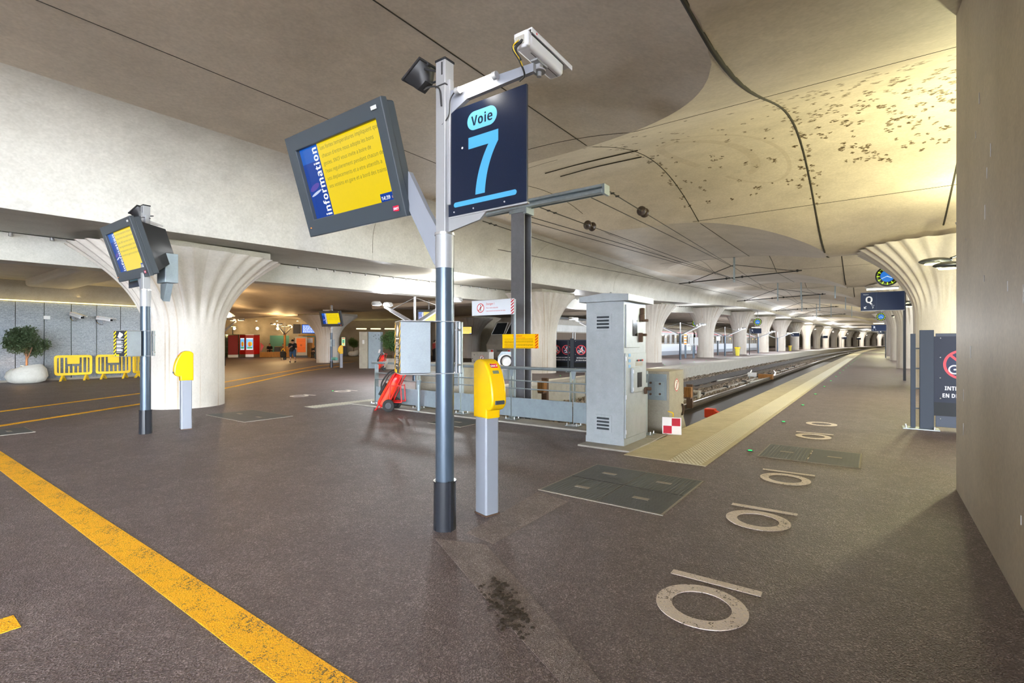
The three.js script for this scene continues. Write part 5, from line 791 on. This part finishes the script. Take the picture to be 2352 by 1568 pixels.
secCamera('beige wall camera over the first crowd barrier', W(5.85, -26.2, 2.6), -1.2, .25, 1.3); secCamera('white wall camera beside the beige one on the panel wall', W(6.75, -26.2, 2.5), -1.0, .15, 1.3);
tag(part('wall_box', rbox(.04, .14, .2, -26.55, 2.5, -5.0, .01), M.white, scene), 'small white box on the grey panel wall', 'wall box');

// ------------------------------------------------------------------ concourse furniture far behind
{
  const F = (a, b) => toCam(a, b);
  const k = thing('kiosk', 'bright red kiosk with lit picture panels and chrome base', 'kiosk', W(25.6, -52.6, 0), F(25.6, -52.6));
  const hex = (r) => Array.from({ length: 8 }, (_, i) => [Math.cos((i + .5) * Math.PI / 4) * r, Math.sin((i + .5) * Math.PI / 4) * r]); const pr = (r, y0, y1, m, n) => part(n, extr(hex(r), y1 - y0).rotateX(-Math.PI / 2).translate(0, y0, 0), m, k);
  pr(1.0, .32, 2.3, M.red, 'body'); pr(.98, .04, .32, M.steel, 'chrome_base'); pr(1.04, 2.3, 2.36, M.steel, 'top_rim'); part('side_cabinet', rbox(.9, 2.0, 1.0, -1.5, 1.28, -.2, .03), M.redDull, k); part('side_base', box(.9, .28, 1.0, -1.5, .14, -.2), M.steel, k); part('side_flap', extr([[1.0, .5], [1.3, 1.1], [1.3, 1.2], [1.0, 1.55]], .5), M.red, k);
  const pic = paint(128, 220, (g, w, h) => { g.fillStyle = '#7cc0ee'; g.fillRect(0, 0, w, h); g.fillStyle = '#eaf2f4'; g.fillRect(0, 0, w, 20); g.fillStyle = '#e8b41e'; g.beginPath(); g.arc(70, 110, 44, 0, 7); g.fill(); g.fillStyle = '#d06a2a'; g.fillRect(42, 80, 40, 80); g.fillStyle = '#4c9a3c'; g.fillRect(20, 170, 90, 26); g.fillStyle = '#e8eef4'; g.fillRect(0, 200, w, 20); });
  screenMap('picture_panel', .62, 1.2, pic, k, .0, 1.38, .94, .9); const p2 = screenMap('picture_panel', .5, 1.2, pic, k, 0, 0, 0, .8); p2.geometry = std(plane(.5, 1.2, 0, 0, .94).rotateY(-Math.PI / 4).translate(0, 1.38, 0));
  const bench = (a, b, w, h, d, label) => { const o = thing('wooden_bench', label, 'bench', W(a, b, 0), F(a, b)), n = Math.round(w / .16); for (let i = 0; i < n; i++) part('board', rbox(w / n - .012, h - .05, .03, -w / 2 + (i + .5) * w / n, h / 2, d / 2, .004), M.wood, o, [i * .3, i * .2]); part('seat_top', rbox(w, .05, d, 0, h - .025, 0, .006), M.wood, o); part('core', box(w - .04, h - .06, d - .06, 0, h / 2 - .02, 0), M.wood, o); };
  bench(26.75, -50.7, 1.9, .55, .6, 'low wooden bench box of the cafe in front of the seated people'); bench(28.3, -49.4, 1.0, 1.1, .6, 'tall wooden counter block of the cafe by the W shaped lamp post'); bench(28.6, -51.5, 1.6, 1.1, .5, 'long wooden counter behind the low bench');
  part('counter_opening', box(.6, .5, .03, -.55, .8, .28), M.anthraciteDark, scene.children[scene.children.length - 1]);
  const pt = thing('poster_totem', 'white poster totem with an orange poster behind the standing man', 'poster stand', W(28.0, -47.0, 0), F(28, -47)); part('frame', rbox(1.15, 2.05, .25, 0, 1.1, 0, .04), M.dirtyWhite, pt); part('foot', box(1.25, .22, .35, 0, .11, 0), M.anthraciteDark, pt); const op = paint(128, 200, (g, w, h) => { g.fillStyle = '#e8742a'; g.fillRect(0, 0, w, h); g.fillStyle = '#c65a1c'; const r = rng(2); for (const y of [16, 30, 44, 130, 144, 160]) { let x = 12; while (x < 112) { const l = 5 + r() * 16; g.fillRect(x, y, l, 4); x += l + 4; } } g.fillStyle = '#8a4418'; for (let i = 0; i < 3; i++) g.fillRect(52, 88 + i * 9, 26, 5); }); panelMap('poster', .86, 1.42, op, pt, 0, 1.25, .127);
  const sc = thing('glass_shelf', 'greenish glass display shelf at the left end of the cafe', 'display case', W(24.4, -55.2, 0), F(24.4, -55)); parts('post', [-1.2, 0, 1.2].map((x) => box(.08, 2.4, .08, x, 1.2, .2)), M.anthracite, sc); parts('shelf', [.5, 1.1, 1.7].map((y) => box(2.4, .04, .4, 0, y, 0)), M.white, sc); parts('glass_pane', [box(2.4, 2.3, .01, 0, 1.2, .25)], new THREE.MeshPhysicalMaterial({ color: rgb(.75, .9, .75), roughness: .05, transmission: 1, thickness: 0 }), sc); part('back_panel', box(2.4, 2.4, .04, 0, 1.2, -.25), mat(rgb(.20, .22, .12), .6), sc); parts('goods', [[-.7, .2], [-.5, .75], [.4, .2], [.6, .75], [-.6, .45]].map(([x, y]) => new THREE.SphereGeometry(.17, 12, 8).translate(x, y + .12, 0)), mat(rgb(.5, .30, .12), .7), sc);
  [[29.2, -53.3, 1.2], [32.2, -50, 2.4]].forEach(([a, b, w], i) => tag(part('teal_screen', box(w * 1.6, 2.3, .06, 0, 1.15, 0).rotateY(F(a, b)).translate(b, 0, -a), M.teal, scene), i ? 'teal partition screen behind the poster totem' : 'teal partition screen behind the red kiosk', 'screen'));
  const wc = thing('wooden_cupboard', 'tan wooden cupboard behind the standing man', 'cupboard', W(29.4, -48.3, 0), F(29.4, -48.3)); part('body', rbox(1.5, 2.1, .5, 0, 1.05, 0, .02), M.wood, wc); part('top_board', rbox(2.0, .14, .6, .2, 2.3, 0, .02), M.wood, wc); part('white_screen', box(.5, .5, .02, .35, 1.75, .26), M.white, wc);
  const db = paint(256, 160, (g, w, h) => { g.fillStyle = '#1458c8'; g.fillRect(0, 0, w, h); g.fillStyle = '#dcecff'; const r = rng(12); for (let i = 0; i < 6; i++) { let x = 16; while (x < 210) { const l = 10 + r() * 40; g.fillRect(x, 18 + i * 23, l, 11); x += l + 8; } } });
  const bd = thing('departure_board', 'blue lit departure board left of the middle column', 'display', W(25.6, -41.6, 2.76), F(25.6, -41.6)); part('case', rbox(1.35, .85, .3, 0, 0, -.18, .03), M.black, bd); screenMap('screen', 1.25, .75, db, bd, .02, 0, .001, 1.1); part('side_case', rbox(.65, .85, .3, -1.05, 0, -.25, .03), M.black, bd); part('post', cyl(.09, .09, 3.2, .55, -1.16, -.3, 12), M.anthracite, bd);
  const cb = thing('concrete_block', 'grey concrete block pier with a pale metal side', 'pier', W(18.7, -24.1, 0), .62); part('pier', rbox(.5, 2.15, .6, -.28, 1.07, 0, .01), M.conc, cb); part('metal_side', rbox(.72, 2.15, .5, .35, 1.07, -.02, .01), M.galvPaint, cb); part('notice', box(.12, .22, .01, -.28, 1.55, .302), M.white, cb); part('dark_hole', [[.4, 1.95], [.6, 1.95], [.45, 1.75], [.6, 1.72], [.3, 1.88]].map(([x, y]) => cylZ(.025, .02, x, y, .23, 8)), M.anthraciteDark, cb);
  const bt = thing('bar_table', 'dark wooden cafe table left of the potted tree', 'table', W(34.2, -49.6, 0), F(34, -49)); part('front', rbox(1.5, 1.05, .6, -.3, .53, 0, .02), mat(rgb(.16, .07, .03), .5), bt); part('end', rbox(.4, 1.1, .62, .65, .55, 0, .02), M.black, bt);
  const ss = thing('lit_sign', 'small lit green advertising column on the cafe table', 'sign', W(34.3, -48.9, 1.06), F(34, -49)); part('base', cyl(.16, .16, .1, 0, .05, 0, 12), M.redOrange, ss); const gt = paint(64, 180, (g, w, h) => { g.fillStyle = '#bfe6a8'; g.fillRect(0, 0, w, h); g.fillStyle = '#c23a2a'; g.fillRect(8, 8, 48, 22); g.fillStyle = '#3a8a6a'; g.fillRect(14, 50, 36, 70); g.fillStyle = '#e8a020'; g.fillRect(20, 120, 24, 40); }); screenMap('panel', .36, .95, gt, ss, 0, .58, .08, 1); part('case', box(.4, 1.0, .14, 0, .58, 0), M.alu, ss);
  const chair = (a, b, label) => { const o = thing('cafe_chair', label, 'chair', W(a, b, 0), F(a, b) + .5); part('seat', rbox(.42, .04, .42, 0, .46, 0, .01), M.wood, o); part('backrest', rbox(.42, .34, .03, 0, .78, -.2, .01), M.cloth.black, o); for (const [x, z] of [[-.18, .18], [.18, .18], [-.18, -.18], [.18, -.18]]) part('leg', bar(V3(x, .45, z), V3(x * 1.2, 0, z * 1.2), .016), M.wood, o); };
  chair(28.6, -45.6, 'wooden cafe chair with a dark back right of the poster totem'); chair(29.3, -45.2, 'second wooden cafe chair right of the poster totem');
  const lp = (a, b, label) => { const o = thing('cafe_lamp', label, 'lamp post', W(a, b, 0)); part('pole', cyl(.05, .07, 3.3, 0, 1.65, 0, 10), M.anthracite, o); part('shade', lathe([[.001, .1], [.42, .06], [.45, 0], [.1, 0]], 20).translate(0, 3.3, 0), M.dirtyWhite, o); part('bulb', cyl(.3, .3, .02, 0, 3.29, 0, 16), glow(rgb(.8, .85, .4), 3), o); point(W(a, b, 3.1), WARMC, 14, 5); };
  lp(29.2, -52.3, 'slim cafe lamp with a flat disc shade right of the kiosk'); lp(26.0, -57.2, 'slim cafe lamp with a flat disc shade left of the kiosk');
}

// ------------------------------------------------------------------ people
function sdfGeo(bones, k = .03, cell = .02) {
  const lo = V3(1e9, 1e9, 1e9), hi = V3(-1e9, -1e9, -1e9); for (const [p, q, r1, r2] of bones) for (const [v, r] of [[p, r1], [q, r2]]) { lo.min(V3(v[0] - r, v[1] - r, v[2] - r)); hi.max(V3(v[0] + r, v[1] + r, v[2] + r)); }
  const size = Math.max(hi.x - lo.x, hi.y - lo.y, hi.z - lo.z) * 1.08 + .04, n = Math.min(96, Math.ceil(size / cell) + 4), c = lo.clone().add(hi).multiplyScalar(.5), mc = new MarchingCubes(n, new THREE.MeshStandardMaterial(), false, false, 60000), half = n / 2; mc.isolation = 0;
  for (let z = 0; z < n; z++) for (let y = 0; y < n; y++) for (let x = 0; x < n; x++) {
    const P = [c.x + (x - half) / half * size / 2, c.y + (y - half) / half * size / 2, c.z + (z - half) / half * size / 2]; let d = 1e3;
    for (const [p, q, r1, r2] of bones) { const e = [q[0] - p[0], q[1] - p[1], q[2] - p[2]], L2 = e[0] * e[0] + e[1] * e[1] + e[2] * e[2] || 1e-9, t = clamp(((P[0] - p[0]) * e[0] + (P[1] - p[1]) * e[1] + (P[2] - p[2]) * e[2]) / L2), D = Math.hypot(P[0] - p[0] - e[0] * t, P[1] - p[1] - e[1] * t, P[2] - p[2] - e[2] * t) - (r1 + (r2 - r1) * t), h = clamp(.5 + .5 * (d - D) / k); d = d * (1 - h) + D * h - k * h * (1 - h); }
    mc.field[x + y * n + z * n * n] = -d;
  }
  mc.update(); const g = new THREE.BufferGeometry(), m = mc.count, pos = new Float32Array(m * 3); for (let i = 0; i < m * 3; i++) pos[i] = mc.positionArray[i] * size / 2 + (i % 3 === 0 ? c.x : i % 3 === 1 ? c.y : c.z);
  const nor = mc.normalArray.slice(0, m * 3); for (let i = 0; i < m; i++) { const l = Math.hypot(nor[i * 3], nor[i * 3 + 1], nor[i * 3 + 2]) || 1; nor[i * 3] /= l; nor[i * 3 + 1] /= l; nor[i * 3 + 2] /= l; }
  g.setAttribute('position', new THREE.BufferAttribute(pos, 3)); g.setAttribute('normal', new THREE.BufferAttribute(nor, 3)); return std(g);
}
function person(label, pos, turn, J, C, full) {            // J: joints, C: clothing materials
  const o = thing('person', label, 'person', pos, turn), s = J, arm = (S) => [[s['sh' + S], s['el' + S], .055, .045], [s['el' + S], s['wr' + S], .042, .032]], leg = (S) => [[s['hip' + S], s['kn' + S], .09, .06], [s['kn' + S], s['an' + S], .058, .04]];
  const hd = s.head, fx = (x, y, z) => [hd[0] + x, hd[1] + y, hd[2] + z], hand = (S) => { const w = s['wr' + S], d = s['hd' + S] ?? [0, -1, 0], L = (t, ox) => [w[0] + d[0] * t + ox, w[1] + d[1] * t, w[2] + d[2] * t]; return [[w, L(.08, 0), .032, .036], [L(.07, -.026), L(.15, -.03), .0115, .009], [L(.08, -.009), L(.175, -.01), .0115, .009], [L(.08, .009), L(.17, .011), .0115, .009], [L(.07, .026), L(.145, .032), .0105, .008], [L(.03, .03), L(.09, .055), .013, .01]]; };
  part('body', sdfGeo([[s.neck, s.pelvis, .11, .13], [s.neck, fx(0, -.06, 0), .05, .055], [fx(0, .03, -.01), fx(0, -.05, .02), .095, .075], [fx(0, -.02, .1), fx(0, -.035, .115), .014, .012], [fx(-.09, 0, 0), fx(-.095, -.03, 0), .02, .014], [fx(.09, 0, 0), fx(.095, -.03, 0), .02, .014], ...arm('L'), ...arm('R'), ...leg('L'), ...leg('R'), ...hand('L'), ...hand('R')], .03, full ? .019 : .024), M.skin, o);
  const eL = (e, w, t) => [lerp(e[0], w[0], t), lerp(e[1], w[1], t), lerp(e[2], w[2], t)], w2 = s.pelvis;
  part('shirt', sdfGeo([[[s.neck[0], s.neck[1] - .06, s.neck[2]], [w2[0], w2[1] + .02, w2[2]], .13, .165], [s.shL, s.shR, .085, .085], [[w2[0] - .05, w2[1] + .12, w2[2] + .05], [w2[0] + .05, w2[1] + .12, w2[2] + .05], .13, .13], [s.shL, eL(s.shL, s.elL, .75), .082, .072], [s.shR, eL(s.shR, s.elR, .75), .082, .072]], .05, full ? .02 : .028), C.shirt, o);
  part('trousers', sdfGeo([[s.hipL, s.hipR, .14, .14], [s.hipL, eL(s.kneeL ?? s.hipL, s.knL, C.short ? .95 : 1), .125, .09], [s.hipR, s.knR, .125, .09], [s.hipL, s.knL, .125, .09], ...(C.short ? [] : [[s.knL, s.anL, .085, .06], [s.knR, s.anR, .085, .06]])], .05, full ? .02 : .028), C.legs, o);
  part('shoe', ['L', 'R'].map((S) => { const a = s['an' + S]; return sdfGeo([[[a[0], a[1] - .035, a[2] - .03], [a[0] + (S === 'L' ? -.03 : .03), a[1] - .05, a[2] + .15], .05, .038]], .02, .02); }), M.cloth.black, o);
  part('hair', sdfGeo([[fx(0, .06, -.02), fx(0, .02, -.04), .092, .09]], .02, .02), C.hair ?? M.hair, o); if (C.cap) part('cap', [sdfGeo([[fx(0, .075, -.01), fx(0, .06, .0), .09, .1]], .02, .02), rbox(.15, .015, .1, hd[0], hd[1] + .065, hd[2] + .13, .006)], M.cloth.black, o);
  part('eye', [-.035, .035].map((x) => new THREE.SphereGeometry(.012, 8, 6).translate(hd[0] + x, hd[1] + .005, hd[2] + .083)), M.hair, o); part('mouth', rbox(.05, .01, .012, hd[0], hd[1] - .068, hd[2] + .082, .004), M.redDull, o);
  return o;
}
const standing = { head: [0, 1.6, .07], neck: [0, 1.42, 0], pelvis: [0, .95, 0], shL: [.2, 1.38, 0], shR: [-.2, 1.38, 0], elL: [.27, 1.1, .0], wrL: [.29, .86, .06], elR: [-.25, 1.1, .04], wrR: [-.1, 1.2, .26], hdR: [.5, .1, .8], hipL: [.11, .9, 0], hipR: [-.11, .9, 0], knL: [.15, .5, .04], knR: [-.13, .5, .02], anL: [.2, .09, .0], anR: [-.18, .09, -.02] };
{
  const P = person('man in black polo shirt and blue shorts standing with a phone', W(20.75, -36, 0), toCam(20.75, -36), standing, { shirt: M.cloth.black, legs: M.cloth.denim, short: true, cap: true }, true);
  part('sock', [sdfGeo([[[.2, .14, 0], [.19, .2, 0], .045, .048]], .02, .02), sdfGeo([[[-.18, .14, -.02], [-.17, .2, -.015], .045, .048]], .02, .02)], M.cloth.white, P); part('phone', rbox(.07, .14, .01, -.04, 1.23, .36, .004).rotateX(-.02), M.black, P); part('waist_bag', rbox(.24, .2, .09, -.08, .93, .19, .03), M.cloth.black, P); part('bag_strap', tube([V3(-.16, .98, .17), V3(.0, 1.2, .18), V3(.13, 1.4, .08), V3(.16, 1.44, -.02)], .012, 16), M.cloth.black, P);
  const bag = thing('shoulder_bag', 'black bag with a yellow strap standing left of the man', 'bag', W(23.0, -41.4, 0), 1); part('bag_body', rbox(.4, .55, .25, 0, .5, 0, .06, 3), M.cloth.black, bag); part('strap', tube([V3(-.15, .75, 0), V3(0, 1.0, 0), V3(.15, .75, 0)], .02), M.yellowPlastic, bag); part('stand', [box(.03, .3, .03, -.15, .15, 0), box(.03, .3, .03, .15, .15, 0)], M.black, bag);
  const seat = { head: [0, 1.18, .12], neck: [0, 1.0, .04], pelvis: [0, .55, 0], shL: [.18, .96, .04], shR: [-.18, .96, .04], elL: [.24, .72, .1], wrL: [.12, .66, .32], hdL: [-.4, .1, .9], elR: [-.24, .72, .1], wrR: [-.12, .66, .32], hdR: [.4, .1, .9], hipL: [.1, .53, .02], hipR: [-.1, .53, .02], knL: [.13, .5, .42], knR: [-.13, .5, .42], anL: [.13, .09, .4], anR: [-.13, .09, .4] };
  person('seated person in a patterned top reading at the cafe bench', W(28.0, -50.3, .08), toCam(28, -50) - .4, seat, { shirt: M.cloth.check, legs: M.cloth.denim }); person('seated person in a white shirt leaning at the cafe', W(28.6, -50.35, .12), toCam(28, -50) + .3, seat, { shirt: M.cloth.white, legs: M.cloth.black, hair: mat(rgb(.10, .06, .03), .8) }); person('seated person in black next to the red kiosk', W(27.4, -52.0, .1), toCam(27, -52), seat, { shirt: M.cloth.black, legs: M.cloth.black });
  const st2 = { ...standing, wrR: [-.2, .98, .22], hdR: [.3, -.2, .9], wrL: [.22, 1.0, .24], hdL: [-.3, -.1, .9] }; person('person in a grey shirt standing behind the cafe counter', W(29.6, -51.0, .25), toCam(29, -51) - .8, st2, { shirt: M.cloth.grey, legs: M.cloth.black, hair: mat(rgb(.25, .20, .16), .8) });
  person('seated person in dark clothes on a cafe chair right of the totem', W(28.75, -45.5, 0), toCam(28, -45) - .9, seat, { shirt: M.cloth.black, legs: M.cloth.black }); person('person in a red jacket seen behind the foreground post', W(30.5, -30.6, 0), toCam(30, -30) + 2, { ...st2 }, { shirt: M.redDull, legs: M.cloth.black });
}
renderer.render(scene, camera);
